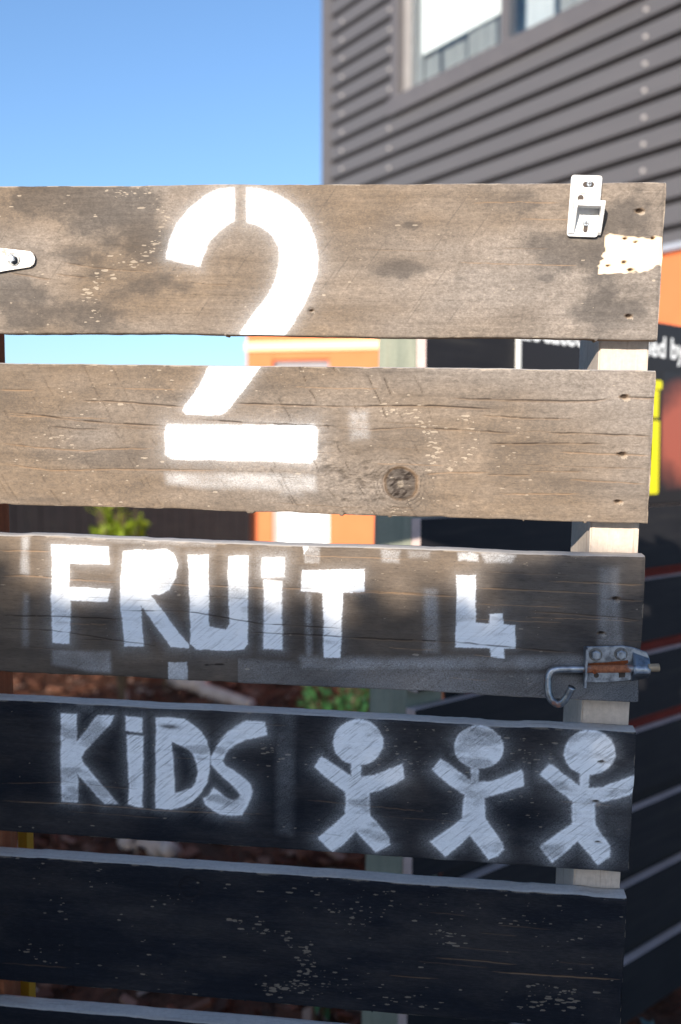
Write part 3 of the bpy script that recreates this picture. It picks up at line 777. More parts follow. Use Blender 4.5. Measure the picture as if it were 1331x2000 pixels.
    spl = np.where(vnoise(xs, xs * 0, 160, 1, 95 + k) > 0.93, 0.0016, 0.0)
    zf = (Zz - zb) / (zt - zb)
    ZF = Zz + e_t[:, None] * zf ** 8 + (e_b - spl)[:, None] * (1 - zf) ** 8
    YF = disp.reshape(nx, nz).copy()
    edge_t = sstep(zt - 0.0022, zt, Zz); edge_b = sstep(zb + 0.0016, zb, Zz)
    YF += (fbm(X, Zz * 0, 3, 1, 57 + k, 2) - 0.5) * 0.003 + sstep(-0.004, 0, X) * 0.0015
    YF += edge_t * (0.0012 + 0.0012 * vnoise(X, Zz * 0, 120, 1, 55 + k)) + edge_b * 0.0008
    nb = 4; ntp = 6
    def strip(zedge, n, top):
        ts = np.linspace(0, 1, n + 1)[1:]
        ys = 0.0026 + (TH - 0.0026) * ts
        zz = zedge[:, None] + np.zeros((1, n))
        if top: zz = zz + 0.0008 - 0.0002 * ts[None, :] * 0
        else: zz = zz - 0.0004
        return np.repeat(ys[None], nx, 0), zz
    yt, ztp = strip(ZF[:, -1], ntp, True); yb, zbt = strip(ZF[:, 0], nb, False)
    YY = np.concatenate([yb[:, ::-1], YF, yt], 1); ZZ = np.concatenate([zbt[:, ::-1], ZF, ztp], 1)
    XX = np.repeat(xs[:, None], YY.shape[1], 1)
    npr = YY.shape[1]
    # right end slightly out of square and ragged
    XX[-1] += (fbm(ZZ[-1] * 1, ZZ[-1] * 0, 60, 1, 88 + k, 4) - 0.5) * 0.0022
    V = np.stack([XX, YY, ZZ], 2).reshape(-1, 3)
    i, j = np.meshgrid(np.arange(nx - 1), np.arange(npr - 1), indexing='ij')
    q = np.stack([i * npr + j, (i + 1) * npr + j, (i + 1) * npr + j + 1, i * npr + j + 1], 2).reshape(-1, 4)
    mat_idx = np.where(j.ravel() < nb, 2, np.where(j.ravel() >= nb + nz - 1, 1, 0))
    # back
    i = np.arange(nx - 1)
    qb = np.stack([i * npr + npr - 1, (i + 1) * npr + npr - 1, (i + 1) * npr, i * npr], 1)
    q = np.concatenate([q, qb]); mat_idx = np.concatenate([mat_idx, np.full(len(qb), 2)])
    nq = len(q)
    me = bpy.data.meshes.new('plank')
    me.vertices.add(len(V)); me.vertices.foreach_set('co', V.astype(np.float32).ravel())
    e0 = np.arange(npr)[::-1]; e1 = (nx - 1) * npr + np.arange(npr)
    loops = np.concatenate([q.ravel(), e0, e1])
    me.loops.add(len(loops)); me.loops.foreach_set('vertex_index', loops.astype(np.int32))
    starts = np.concatenate([np.arange(nq) * 4, [nq * 4, nq * 4 + npr]])
    me.polygons.add(nq + 2)
    me.polygons.foreach_set('loop_start', starts.astype(np.int32))
    me.polygons.foreach_set('loop_total', np.concatenate([np.full(nq, 4), [npr, npr]]).astype(np.int32))
    me.polygons.foreach_set('material_index', np.concatenate([mat_idx, [0, 0]]).astype(np.int32))
    me.update(calc_edges=True)
    def full(a, fill=0.0):
        o = np.full((nx, npr), fill); o[:, nb:nb + nz] = a.reshape(nx, nz); return o.ravel()
    ca = np.stack([full(np.clip(paint_, 0, 1.3)), full(bare), full(np.clip(dark, 0, 1)), full(np.clip(wear_shade, 0, 1.2), 0.3)], 1)
    cb = np.stack([full(np.clip(crack, 0, 1)), full(np.clip(tan, 0, 1)), full(pale), full(np.clip(brown, 0, 1))], 1)
    for nm, arr in (('mask_a', ca), ('mask_b', cb)):
        a_ = me.attributes.new(nm, 'FLOAT_COLOR', 'POINT')
        a_.data.foreach_set('color', arr.astype(np.float32).ravel())
    for m_ in (M_BOARD, M_TOP, M_UNDER): me.materials.append(m_)
    return gpart('plank', me, None)

PL = ['sunlit top board with the upper half of a white stencilled 2', 'weathered board with the foot of the 2 and a big knot', 'board stencilled FRUiT 4',
      'black board stencilled KiDS with three white stick figures', 'black board flecked with pale chips', None, None, None, None]
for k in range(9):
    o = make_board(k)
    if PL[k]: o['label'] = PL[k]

# ---- battens at the back of the boards
bm = bmesh.new()
pts = [(-0.0532, TH + 0.0004), (-0.0040, TH + 0.0004), (-0.0040 - 0.006, TH + 0.09), (-0.0532 - 0.0085, TH + 0.09)]
lo = [bm.verts.new((p[0], p[1], -1.60)) for p in pts]; hi = [bm.verts.new((p[0], p[1], -0.012)) for p in pts]
bm.faces.new(lo); bm.faces.new(hi[::-1])
for i in range(4): bm.faces.new((lo[i], hi[i], hi[(i + 1) % 4], lo[(i + 1) % 4]))
bmesh.ops.bevel(bm, geom=[e for e in bm.edges if abs(e.verts[0].co.z - e.verts[1].co.z) > 1], offset=0.0015, segments=2, affect='EDGES')
o = gpart('batten', bm_mesh(bm, 'batten'), M_PINE); o['label'] = 'pale pine batten behind the latch ends of the boards'
bm = bmesh.new(); bm_box(bm, (-0.742, TH + 0.0004, -1.60), (gp(19, 1010, TH + 0.045)[0], TH + 0.045, -0.012), 0.002)
o = gpart('batten', bm_mesh(bm, 'batten'), M_STILE); o['label'] = 'red brown batten at the hinge side'

# ================================================================== GATE HARDWARE
t = NT('galvanised_steel')
v = t.coords()
n1 = t.noise(v, 120, 4, 0.6); n2 = t.noise(v, 600, 3, 0.6)
t.base(t.mix(t.ramp(n1, [(0.42, 0.0), (0.66, 1.0)]), (0.36, 0.40, 0.45), (0.14, 0.155, 0.18)))
t.rough(t.math('ADD', 0.26, t.math('MULTIPLY', n2, 0.25))); t.metal(0.85); t.bump(n1, 0.25, 0.0006)
M_STEEL = t.m
t = NT('zinc_hinge_worn')
v = t.coords()
n1 = t.noise(v, 160, 4, 0.6)
t.base(t.mix(t.ramp(n1, [(0.54, 0.0), (0.62, 1.0)]), (0.72, 0.70, 0.67), (0.22, 0.19, 0.17)))
t.rough(0.42); t.metal(0.35); t.bump(n1, 0.2, 0.0004)
M_ZINC = t.m
t = NT('rusty_rod')
tc = t.n('ShaderNodeTexCoord'); sx = t.n('ShaderNodeSeparateXYZ'); t.link(tc.outputs['Object'], sx.inputs[0])
xr0 = gp(1148, 1300)[0]; xr1 = gp(1228, 1300)[0]
n1 = t.noise(t.coords(), 260, 5, 0.7); n2 = t.noise(t.coords(), 60, 3, 0.6)
edge = t.math('ADD', sx.outputs[0], t.math('MULTIPLY', t.math('SUBTRACT', n2, 0.5), 0.03))
m1 = t.math('SMOOTHSTEP', 0, 0, 0) if False else None
rmap = t.n('ShaderNodeMapRange', interpolation_type='SMOOTHSTEP'); t.link(edge, rmap.inputs[0]); rmap.inputs[1].default_value = xr0 - 0.003; rmap.inputs[2].default_value = xr0 + 0.003
rmap2 = t.n('ShaderNodeMapRange', interpolation_type='SMOOTHSTEP'); t.link(edge, rmap2.inputs[0]); rmap2.inputs[1].default_value = xr1 - 0.002; rmap2.inputs[2].default_value = xr1 + 0.002
rust = t.math('MULTIPLY', rmap.outputs[0], t.math('SUBTRACT', 1.0, rmap2.outputs[0]))
spot = t.math('MULTIPLY', t.ramp(n2, [(0.60, 0.0), (0.68, 1.0)]), 0.7)
rust = t.math('MAXIMUM', rust, spot)
rcol = t.mix(t.ramp(n1, [(0.3, 0.0), (0.7, 1.0)]), (0.16, 0.048, 0.020), (0.40, 0.145, 0.06))
scol = t.mix(t.ramp(n2, [(0.35, 0.0), (0.6, 1.0)]), (0.42, 0.44, 0.46), (0.16, 0.17, 0.18))
t.base(t.mix(rust, scol, rcol)); t.metal(t.math('MULTIPLY', t.math('SUBTRACT', 1.0, rust), 0.85))
t.rough(t.math('ADD', 0.3, t.math('MULTIPLY', rust, 0.5))); t.bump(n1, 0.35, 0.0008)
M_ROD = t.m
M_WHITE = simple_mat('white_plastic', (0.80, 0.79, 0.78), (0.62, 0.60, 0.56), 0.4, 0, 160, 0.12, bdist=0.0004)
M_DARKSTEEL = simple_mat('dark_steel', (0.10, 0.105, 0.11), (0.22, 0.22, 0.22), 0.4, 0.8, 300, 0.2, bdist=0.0004)
M_HOLE = simple_mat('dark_recess', (0.05, 0.04, 0.035), (0.09, 0.07, 0.06), 0.9)
M_RUSTP = simple_mat('rust', (0.30, 0.08, 0.022), (0.14, 0.035, 0.012), 0.9, 0, 300, 0.4, bdist=0.0006)
M_TAN = simple_mat('worn_brass_end', (0.36, 0.28, 0.19), (0.22, 0.17, 0.11), 0.5, 0.3, 200, 0.2)

def hexbolt(parent, x, z, y, r, h, wr, wm=M_DARKSTEEL, hm=M_STEEL):
    """washer flat on y, hexagon head in front"""
    b = bmesh.new(); bm_cyl(b, (x, y, z), (x, y - 0.0012, z), wr, wr * 0.97, 28)
    w = gpart('washer', bm_mesh(b, 'washer'), wm, parent)
    b = bmesh.new()
    bm_cyl(b, (x, y - 0.0012, z), (x, y - 0.0012 - h, z), r, r * 0.98, 6)
    bm_cyl(b, (x, y - 0.0012 - h, z), (x, y - 0.0018 - h, z), r * 0.86, r * 0.7, 18)
    gpart('bolt_head', bm_mesh(b, 'bolt_head'), hm, parent)

# ---- strap hinge
hinge = gpart('strap_hinge', None, None) if False else None
def part_root(name, me, mat, label=None):
    o = gpart(name, me, mat)
    if label: o['label'] = label
    return o
bm = bmesh.new()
tip = [(71, 497), (72, 507), (70, 517), (64, 523)]
top_l = gp(0, 485); bot_l = gp(0, 532)
pts = [(-0.775, top_l[1] + 0.006), top_l, gp(62, 492), gp(68, 497), gp(71, 506), gp(69, 516), gp(62, 522), bot_l, (-0.775, bot_l[1] - 0.006)]
bm_prism(bm, pts, -0.0035, -0.0005)
bmesh.ops.bevel(bm, geom=list(bm.edges), offset=0.0006, segments=2, affect='EDGES')
hinge = part_root('strap_hinge', bm_mesh(bm, 'strap_hinge'), M_ZINC, 'worn galvanised strap hinge on the top board')
hx, hz = gp(30, 507)
hexbolt(hinge, hx, hz, -0.0035, 0.0042, 0.0055, 0.0072)
b = bmesh.new(); bm_cyl(b, (-0.778, -0.002, bot_l[1] - 0.006), (-0.778, -0.002, top_l[1] + 0.006), 0.006, seg=16)
gpart('hinge_knuckle', bm_mesh(b, 'hinge_knuckle', True), M_ZINC, hinge)

# ---- white keeper bracket on the top board
def rounded(lo, hi, r, n=5):
    x0, z0 = lo; x1, z1 = hi; out = []
    for cx, cz, a0 in ((x1 - r, z1 - r, 0), (x0 + r, z1 - r, 90), (x0 + r, z0 + r, 180), (x1 - r, z0 + r, 270)):
        for i in range(n + 1):
            a = math.radians(a0 + 90 * i / n); out.append((cx + r * math.cos(a), cz + r * math.sin(a)))
    return out
kx, kz = gp(1141, 404)
tilt = Matrix.Rotation(math.radians(2.0), 4, 'Y')
def kmesh(bm, name, smooth=False):
    me = bm_mesh(bm, name, smooth)
    me.transform(Matrix.Translation((kx, 0, kz)) @ tilt)
    return me
hw, hh = 0.0147, 0.0290
bm = bmesh.new()
bm_prism(bm, rounded((-hw, -hh), (hw, hh), 0.0028), -0.0040, -0.0004)
# left rail, cross bar between the screw pad and the window, lower hood with side cheeks
bm_box(bm, (-hw + 0.0004, -0.0062, -hh + 0.003), (-hw + 0.0066, -0.0038, hh - 0.0025), 0.0006)
bm_box(bm, (-hw + 0.0072, -0.0056, 0.0120), (hw - 0.0006, -0.0038, hh - 0.0020), 0.0006)
bm_box(bm, (-0.0005, -0.0075, 0.0040), (hw - 0.0006, -0.0038, 0.0112), 0.0008)
# hood: shelf at mid height sticking out, cheeks tapering down
bm_box(bm, (-hw + 0.0066, -0.0200, -0.0024), (hw + 0.0030, -0.0038, 0.0030), 0.0008)
for xa, xb in ((-hw + 0.0030, -hw + 0.0064), (hw - 0.0006, hw + 0.0028)):
    pts = [(-0.0038, 0.0020), (-0.0195, 0.0020), (-0.0190, -0.0040), (-0.0065, -hh + 0.004), (-0.0038, -hh + 0.002)]
    a = [bm.verts.new((xa, p[0], p[1])) for p in pts]; c = [bm.verts.new((xb, p[0], p[1])) for p in pts]
    bm.faces.new(a); bm.faces.new(c[::-1])
    for i in range(5): bm.faces.new((a[i], c[i], c[(i + 1) % 5], a[(i + 1) % 5]))
keeper = part_root('latch_keeper', kmesh(bm, 'latch_keeper'), M_WHITE, 'white plastic latch keeper near the end of the top board')
def screw(parent, x, z, y, r):
    b = bmesh.new(); bm_cyl(b, (x, y, z), (x, y - 0.0013, z), r, r * 0.75, 20)
    s = obj('screw', kmesh(b, 'screw'), M_STEEL, parent)
    b = bmesh.new()
    bm_box(b, (x - r * 0.6, y - 0.0016, z - 0.0003), (x + r * 0.6, y - 0.0012, z + 0.0003))
    bm_box(b, (x - 0.0003, y - 0.00165, z - r * 0.6), (x + 0.0003, y - 0.00125, z + r * 0.6))
    obj('screw_recess', kmesh(b, 'screw_recess'), M_HOLE, parent)
def slot(parent, x0, z0, x1, z1, y):
    b = bmesh.new(); bm_prism(b, rounded((x0, z0), (x1, z1), min(x1 - x0, z1 - z0) * 0.49), y, y + 0.0008)
    obj('slot', kmesh(b, 'slot'), M_HOLE, parent)
slot(keeper, -0.0035, 0.0175, 0.0072, 0.0225, -0.0060); screw(keeper, 0.0026, 0.0205, -0.0060, 0.0029)
slot(keeper, -0.0072, 0.0042, -0.0015, 0.0104, -0.0045)
slot(keeper, 0.0006, -0.0250, 0.0046, -0.0150, -0.0045); screw(keeper, 0.0026, -0.0165, -0.0046, 0.0030)

# ---- sliding bolt on the third board
def bp(px, py): return gp(px, py)
def bpm(bm, name, smooth=False): return bm_mesh(bm, name, smooth)
bm = bmesh.new()
plate = [bp(1140, 1262), bp(1215, 1260), bp(1235, 1263), bp(1262, 1272), bp(1268, 1285), bp(1268, 1312), bp(1258, 1318), bp(1225, 1328), bp(1180, 1331), bp(1141, 1331)]
bm_prism(bm, plate, -0.0026, -0.0006)
bmesh.ops.bevel(bm, geom=list(bm.edges), offset=0.0005, segments=1, affect='EDGES')
bolt = part_root('sliding_bolt', bpm(bm, 'sliding_bolt'), M_STEEL, 'steel sliding bolt with rusty rod and hooked handle')
# flange standing off the plate at the left
bm = bmesh.new()
fl = bp(1141, 1262)[0]; fz1 = bp(1141, 1261)[1]; fz0 = bp(1141, 1336)[1]
bm_box(bm, (fl, -0.0150, fz0), (fl + 0.0024, -0.0020, fz1), 0.0008)
gpart('flange', bpm(bm, 'flange'), M_STEEL, bolt)
# barrel hump at the right
rz = bp(1200, 1301)[1]; ry = -0.0088; rr = 0.0040
bm = bmesh.new()
xa = bp(1234, 1300)[0]; xb = bp(1267, 1300)[0]
n = 12
rings = []
for xx in np.linspace(xa, xb, 6):
    f = (xx - xa) / (xb - xa)
    R1 = 0.0050 - 0.0004 * f
    ring = []
    ring.append(bm.verts.new((xx, -0.0024, rz - 0.0145 + 0.005 * f)))
    for q_ in range(n + 1):
        a = math.pi * (q_ / n)
        ring.append(bm.verts.new((xx, ry - math.sin(a) * R1, rz - math.cos(a) * R1 * 1.05)))
    ring.append(bm.verts.new((xx, -0.0024, rz + 0.0165 - 0.006 * f)))
    rings.append(ring)
for a, c in zip(rings[:-1], rings[1:]):
    for i in range(len(a) - 1): bm.faces.new((a[i], a[i + 1], c[i + 1], c[i]))
g = bm.faces[:]
bmesh.ops.recalc_face_normals(bm, faces=g)
bmesh.ops.solidify(bm, geom=g, thickness=0.0012)
gpart('barrel', bpm(bm, 'barrel', True), M_STEEL, bolt)
# rod with hooked handle
P3 = lambda a, b, y: (bp(a, b)[0], y, bp(a, b)[1])
path = smooth_path([P3(1112, 1329, -0.024), P3(1107, 1341, -0.0225), P3(1098, 1356, -0.021), P3(1087, 1363, -0.020), P3(1075, 1357, -0.0185), P3(1069, 1344, -0.0165),
                    P3(1068, 1328, -0.0135), P3(1070, 1314, -0.0108), P3(1077, 1305, -0.0095), P3(1090, 1302.5, -0.0088), P3(1110, 1302, ry), P3(1150, 1302, ry),
                    P3(1200, 1301.5, ry), P3(1266, 1300.5, ry)], 6)
bm = bmesh.new(); bm_tube(bm, path, rr, 18)
rod = gpart('rod', bpm(bm, 'rod', True), M_ROD, bolt)
bm = bmesh.new(); bm_cyl(bm, P3(1262, 1300, ry), P3(1285, 1299, ry), rr * 1.02, seg=20)
bmesh.ops.bevel(bm, geom=[e for e in bm.edges if len(e.link_faces) == 2 and e.calc_face_angle(0) > 1.2], offset=0.0006, segments=2, affect='EDGES')
gpart('rod_tip', bpm(bm, 'rod_tip'), M_TAN, bolt)
bm = bmesh.new(); c_ = P3(1158, 1305, ry - 0.003); bm_cyl(bm, c_, (c_[0], c_[1] - 0.0022, c_[2]), 0.0026, 0.0020, 14)
gpart('stop_pin', bpm(bm, 'stop_pin'), M_RUSTP, bolt)
# rust stain plate behind the rod, washer with hole, square hole
bm = bmesh.new(); bm_prism(bm, [bp(1148, 1294), bp(1185, 1292), bp(1226, 1288), bp(1226, 1294), bp(1186, 1309), bp(1150, 1310)], -0.0031, -0.0027)
gpart('rust_stain', bpm(bm, 'rust_stain'), M_RUSTP, bolt)
wx, wz = bp(1164, 1317)
bm = bmesh.new(); bm_cyl(bm, (wx, -0.0026, wz), (wx, -0.0036, wz), 0.0075, seg=26)
gpart('washer', bpm(bm, 'washer'), M_STEEL, bolt)
bm = bmesh.new(); bm_cyl(bm, (wx, -0.0036, wz), (wx, -0.00395, wz), 0.0026, seg=18)
gpart('hole', bpm(bm, 'hole'), M_HOLE, bolt)
bm = bmesh.new(); bm_prism(bm, [bp(1208, 1309), bp(1221, 1309), bp(1220, 1321), bp(1208, 1322)], -0.0031, -0.0027)
gpart('hole', bpm(bm, 'hole'), M_HOLE, bolt)
for a, b_ in ((1163, 1277), (1212, 1276)):
    x_, z_ = bp(a, b_); hexbolt(bolt, x_, z_, -0.0026, 0.0052, 0.0034, 0.0068)

# ---- hinge post (beyond the left edge)
bm = bmesh.new(); bm_box(bm, (-0.90, -0.05, -0.02), (-0.80, 0.05, 1.78), 0.004)
gp_post = obj('gate_post', bm_mesh(bm, 'gate_post'), M_POST)
tag(gp_post, 'square timber post carrying the hinge at the left of the gate', 'post')

# ================================================================== BLACK BOARD FENCE BEHIND
FA = np.array([-0.2579, 0.8457, 0.0]); FD = np.array([0.67028, 0.74211, 0.0]); FN = np.array([0.74211, -0.67028, 0.0])
FM = Matrix(((FD[0], -FN[0], 0), (FD[1], -FN[1], 0), (0, 0, 1))).to_4x4()     # local x along, y away from the face, z up
FM.translation = Vector(FA)
fence = empty('board_fence'); fence.matrix_world = FM
tag(fence, 'black stained board fence with pale board edges, behind the gate at the right', 'fence')
FT = [1.663, 1.480, 1.2985, 1.122, 0.940, 0.757, 0.568, 0.388, 0.198]
for i, zt in enumerate(FT):
    u0 = -0.012 + (zt - 0.94) * 0.030
    bm = bmesh.new()
    L = 2.6
    zb = zt - 0.150
    # front/back/bottom in black, top and ends pale
    me = None
    bm_box(bm, (u0, 0.0, zb), (u0 + L, 0.024, zt), 0.0012)
    me = bm_mesh(bm, 'board')
    me.materials.append(M_BLACK); me.materials.append(M_CUT)
    for p in me.polygons:
        if p.normal.z > 0.8 or p.normal.x < -0.8: p.material_index = 1
    o = obj('board', me, None, fence)
for u in (0.045, 1.30, 2.50):
    bm = bmesh.new()
    w = 0.1
    bm_box(bm, (u - w / 2, 0.0245, -0.3), (u + w / 2, 0.0245 + 0.1, 1.72), 0.003)
    me = bm_mesh(bm, 'post')
    o = obj('post', me, M_POST, fence)
    o.rotation_euler = (0, math.radians(1.6), 0) if u < 0.1 else (0, 0, 0)
    if u < 0.1: o.location = (-0.033, 0, 0)
# red plastic mesh stapled behind the boards
M_RED = simple_mat('red_plastic_mesh', (0.20, 0.026, 0.018), (0.27, 0.04, 0.028), 0.6)
bm = bmesh.new()
pitch = 0.0125
x = 0.16
while x < 2.45:
    bm_box(bm, (x, 0.0255, 0.70), (x + 0.0035, 0.0275, 1.17)); x += pitch
z = 0.70
while z < 1.17:
    bm_box(bm, (0.16, 0.0265, z), (2.45, 0.0285, z + 0.0035)); z += pitch
obj('gap_blackout', box_mesh((0.10, 0.0292, 0.03), (2.44, 0.0305, 1.60), 0, 'gap_blackout'), simple_mat('gap_black', (0.012, 0.011, 0.013), (0.02, 0.019, 0.02), 0.9), fence)  # dark sheet added behind the mesh so the gaps stay black
o = obj('mesh', bm_mesh(bm, 'mesh'), M_RED, fence); o['label'] = 'red plastic mesh behind the board gaps'

# ---- sign on that fence
sign = empty('sign'); sign.matrix_world = FM @ Matrix.Translation((0.28, 0, 1.3185)) ; 
tag(sign, 'black sign with white lettering and yellow marks fixed to the board fence', 'sign')
t = NT('sign_black'); t.base((0.020, 0.016, 0.016)); t.rough(0.45); t.spec(0.35); M_SIGN = t.m
t = NT('sign_edge'); t.base(t.mix(t.noise(t.coords(), 60), (0.70, 0.70, 0.66), (0.78, 0.77, 0.73))); t.rough(0.5); M_SIGNEDGE = t.m
t = NT('sign_white'); t.base((0.86, 0.86, 0.84)); t.rough(0.45); M_SWHITE = t.m
t = NT('sign_yellow'); t.base((0.80, 0.72, 0.01)); t.rough(0.45); M_SYEL = t.m
t = NT('sign_picture')
tc = t.n('ShaderNodeTexCoord'); mp = t.n('ShaderNodeMapping'); t.link(tc.outputs['Generated'], mp.inputs[0])
gr = t.n('ShaderNodeTexGradient', gradient_type='QUADRATIC_SPHERE')
mp.inputs['Location'].default_value = (-0.45, 0, -0.62); mp.inputs['Scale'].default_value = (0.9, 0, 1.3)
t.link(mp.outputs[0], gr.inputs[0])
nz = t.noise(t.coords(), 16, 4, 0.55)
t.base(t.mix(t.ramp(t.math('ADD', gr.outputs[0], t.math('MULTIPLY', t.math('SUBTRACT', nz, 0.5), 0.25)), [(0.08, 0.0), (0.34, 1.0)]), (0.020, 0.016, 0.016), (0.40, 0.10, 0.06)))
t.rough(0.45); M_SPIC = t.m
SW, SH = 1.15, 0.4135
me = box_mesh((0, -0.0045, -0.016), (SW, -0.0005, SH), 0.0, 'panel')
me.materials.append(M_SIGN); me.materials.append(M_SIGNEDGE)
for p in me.polygons:
    if abs(p.normal.y) < 0.5: p.material_index = 1
obj('panel', me, None, sign)
bm = bmesh.new(); bm_box(bm, (-0.0085, -0.009, 0), (-0.0005, -0.0005, SH), 0.0008)
obj('edge_strip', bm_mesh(bm, 'edge_strip'), M_SIGNEDGE, sign)
def sign_text(s, u, z, size, sx, bold, mat):
    cu = bpy.data.curves.new('lettering', 'FONT'); cu.body = s; cu.size = size; cu.offset = bold; cu.extrude = 0.0; cu.resolution_u = 3
    tmp = bpy.data.objects.new('tmp_text', cu); COL.objects.link(tmp)
    dg = bpy.context.evaluated_depsgraph_get(); dg.update()
    me = bpy.data.meshes.new_from_object(tmp.evaluated_get(dg))
    bpy.data.objects.remove(tmp); me.materials.clear()
    w = max(v.co.x for v in me.vertices) - min(v.co.x for v in me.vertices)
    for v in me.vertices: v.co = Vector((v.co.x * sx + u, -0.0048, v.co.y + z))
    me.name = 'lettering'
    o = obj('lettering', me, mat, sign)
    return o, w * sx
_o, _w = sign_text('Located and owned by', 0, 0, 0.068, 1.0, 0.0016, M_SWHITE)
_sx = 0.640 / _w
for v in _o.data.vertices: v.co.x = v.co.x * _sx
for v in _o.data.vertices: v.co.x += 0.920 - 0.28 - 0.640; v.co.z += 1.6525 - 1.3185
bm = bmesh.new()
bm_prism(bm, rounded((0.44, 1.575 - 1.3185), (0.822 - 0.28, 1.596 - 1.3185), 0.006), -0.0052, -0.0046)
bm_prism(bm, rounded((0.44, 1.508 - 1.3185), (0.8085 - 0.28, 1.573 - 1.3185), 0.004), -0.0051, -0.0046)
obj('yellow_mark', bm_mesh(bm, 'yellow_mark'), M_SYEL, sign)
bm = bmesh.new()
bm_prism(bm, rounded((0.42, 1.3265 - 1.3185), (0.814 - 0.28, 1.501 - 1.3185), 0.006), -0.0052, -0.0046)
obj('yellow_mark', bm_mesh(bm, 'yellow_mark'), M_SYEL, sign)
bm = bmesh.new(); bm_box(bm, (0.545, -0.0052, 0.015), (0.90, -0.0046, 0.300))
obj('picture', bm_mesh(bm, 'picture'), M_SPIC, sign)

# ================================================================== HOUSE
HP = Vector((-1.55989, 10.07566, 0)); HD = Vector((0.63527, -0.77229, 0)); HN = Vector((-0.77229, -0.63527, 0))
HM = Matrix(((HD.x, -HN.x, 0), (HD.y, -HN.y, 0), (0, 0, 1))).to_4x4(); HM.translation = HP
house = empty('house'); house.matrix_world = HM
tag(house, 'two storey house with charcoal ribbed metal cladding above orange walls', 'house')
t = NT('charcoal_cladding')
n1 = t.noise(t.coords((0.6, 1, 6)), 1.5, 4, 0.6)
t.base(t.mix(n1, (0.082, 0.079, 0.086), (0.112, 0.108, 0.115))); t.rough(0.42); t.spec(0.45); M_CLAD = t.m
M_FRAME = simple_mat('charcoal_frame', (0.095, 0.09, 0.098), (0.11, 0.104, 0.11), 0.4)
M_ORANGE = simple_mat('orange_render', (0.68, 0.185, 0.07), (0.62, 0.165, 0.06), 0.85, 0, 4, 0.2)
M_CREAM = simple_mat('cream_trim', (0.80, 0.62, 0.38), (0.78, 0.60, 0.36), 0.6)
ZL = 2.955            # lower edge of the cladding
pitch = 0.1945
prof = []             # (y out, z)
z = 4.834 + 0.55 - pitch * 14
while z < ZL - 0.01: z += pitch
z0 = z
def clad(name, u0, u1, za, zb):
    """profiled sheet from za to zb: broad face leaning out, deep shadow groove under each"""
    pr = []
    kk = math.floor((za - z0) / pitch) - 1
    zz = z0 + kk * pitch
    while zz < zb + pitch:
        pr += [(0.075, zz - 0.012), (0.075, zz + 0.018), (0.004, zz + 0.042), (0.0, zz + pitch - 0.020), (0.004, zz + pitch - 0.0145)]
        zz += pitch
    # clip
    out = []
    for a, b in zip(pr[:-1], pr[1:]):
        if a[1] < za and b[1] > za:
            f = (za - a[1]) / (b[1] - a[1]); out.append((a[0] + f * (b[0] - a[0]), za))
        if za <= a[1] <= zb: out.append(a)
        if a[1] < zb and b[1] > zb:
            f = (zb - a[1]) / (b[1] - a[1]); out.append((a[0] + f * (b[0] - a[0]), zb))
    bm = bmesh.new()
    A = [bm.verts.new((u0, p[0], p[1])) for p in out]; B = [bm.verts.new((u1, p[0], p[1])) for p in out]
    for i in range(len(out) - 1): bm.faces.new((A[i], B[i], B[i + 1], A[i + 1]))
    # backing so it is a solid wall
    a = bm.verts.new((u0, 0.2, za)); b = bm.verts.new((u1, 0.2, za)); c = bm.verts.new((u1, 0.2, zb)); d = bm.verts.new((u0, 0.2, zb))
    bm.faces.new((A[0], a, b, B[0])); bm.faces.new((a, d, c, b)); bm.faces.new((A[-1], B[-1], c, d))
    bm.faces.new([d, a] + A); bm.faces.new([b, c] + B[::-1])
    return obj(name, bm_mesh(bm, name), M_CLAD, house)
WZ0, WZ1 = 4.80, 6.6
EAVE = 7.2
clad('cladding', 0.0, 6.5, ZL, WZ0)
clad('cladding', 0.0, 1.19, WZ0, EAVE)
clad('cladding', 4.36, 6.5, WZ0, EAVE)
clad('cladding', 1.19, 4.36, WZ1, EAVE)
bm = bmesh.new(); bm_box(bm, (-0.135, -0.012, ZL), (-0.002, 0.19, EAVE), 0.004)
obj('corner_flashing', bm_mesh(bm, 'corner_flashing'), M_FRAME, house)
bm = bmesh.new(); bm_box(bm, (-0.002, 0.004, ZL), (0.03, 0.06, EAVE))
obj('corner_flashing', bm_mesh(bm, 'corner_flashing'), M_CLAD, house)
# back volume
bm = bmesh.new(); bm_box(bm, (-0.11, 0.205, 0), (6.48, 7.0, EAVE))
# hollow it where the window looks in: keep simple solid behind a room recess
obj('wall', bm_mesh(bm, 'wall'), M_FRAME, house) if False else bm.free()
for nm, lo_, hi_ in (('wall', (-0.11, 6.8, 0), (6.48, 7.0, EAVE)), ('wall', (-0.11, 0.205, ZL), (0.05, 6.8, EAVE)), ('wall', (6.3, 0.205, 0), (6.48, 6.8, EAVE))):
    obj(nm, box_mesh(lo_, hi_, 0, nm), M_FRAME, house)
obj('roof', box_mesh((-0.5, -0.5, EAVE), (6.9, 7.3, EAVE + 0.2), 0.01, 'roof'), M_CLAD, house)
# screws
bm = bmesh.new(); bm_cyl(bm, (0, 0.004, 0), (0, -0.010, 0), 0.017, 0.013, 8)
M_SCREW = simple_mat('washer_screw', (0.60, 0.56, 0.54), (0.48, 0.45, 0.44), 0.45, 0.2)
scr_me = bm_mesh(bm, 'screw'); scr_me.materials.append(M_SCREW)
kk = 0
zz = z0 - pitch
while zz < 6.0:
    zc = zz + 0.095
    if zc > ZL + 0.02:
        for u in (0.256, 1.13, 4.345):
            if u > 4 and 4.86 < zc: continue
            o = bpy.data.objects.new('screw', scr_me); COL.objects.link(o); o.parent = house; o.location = (u, 0.001, zc)
    zz += pitch
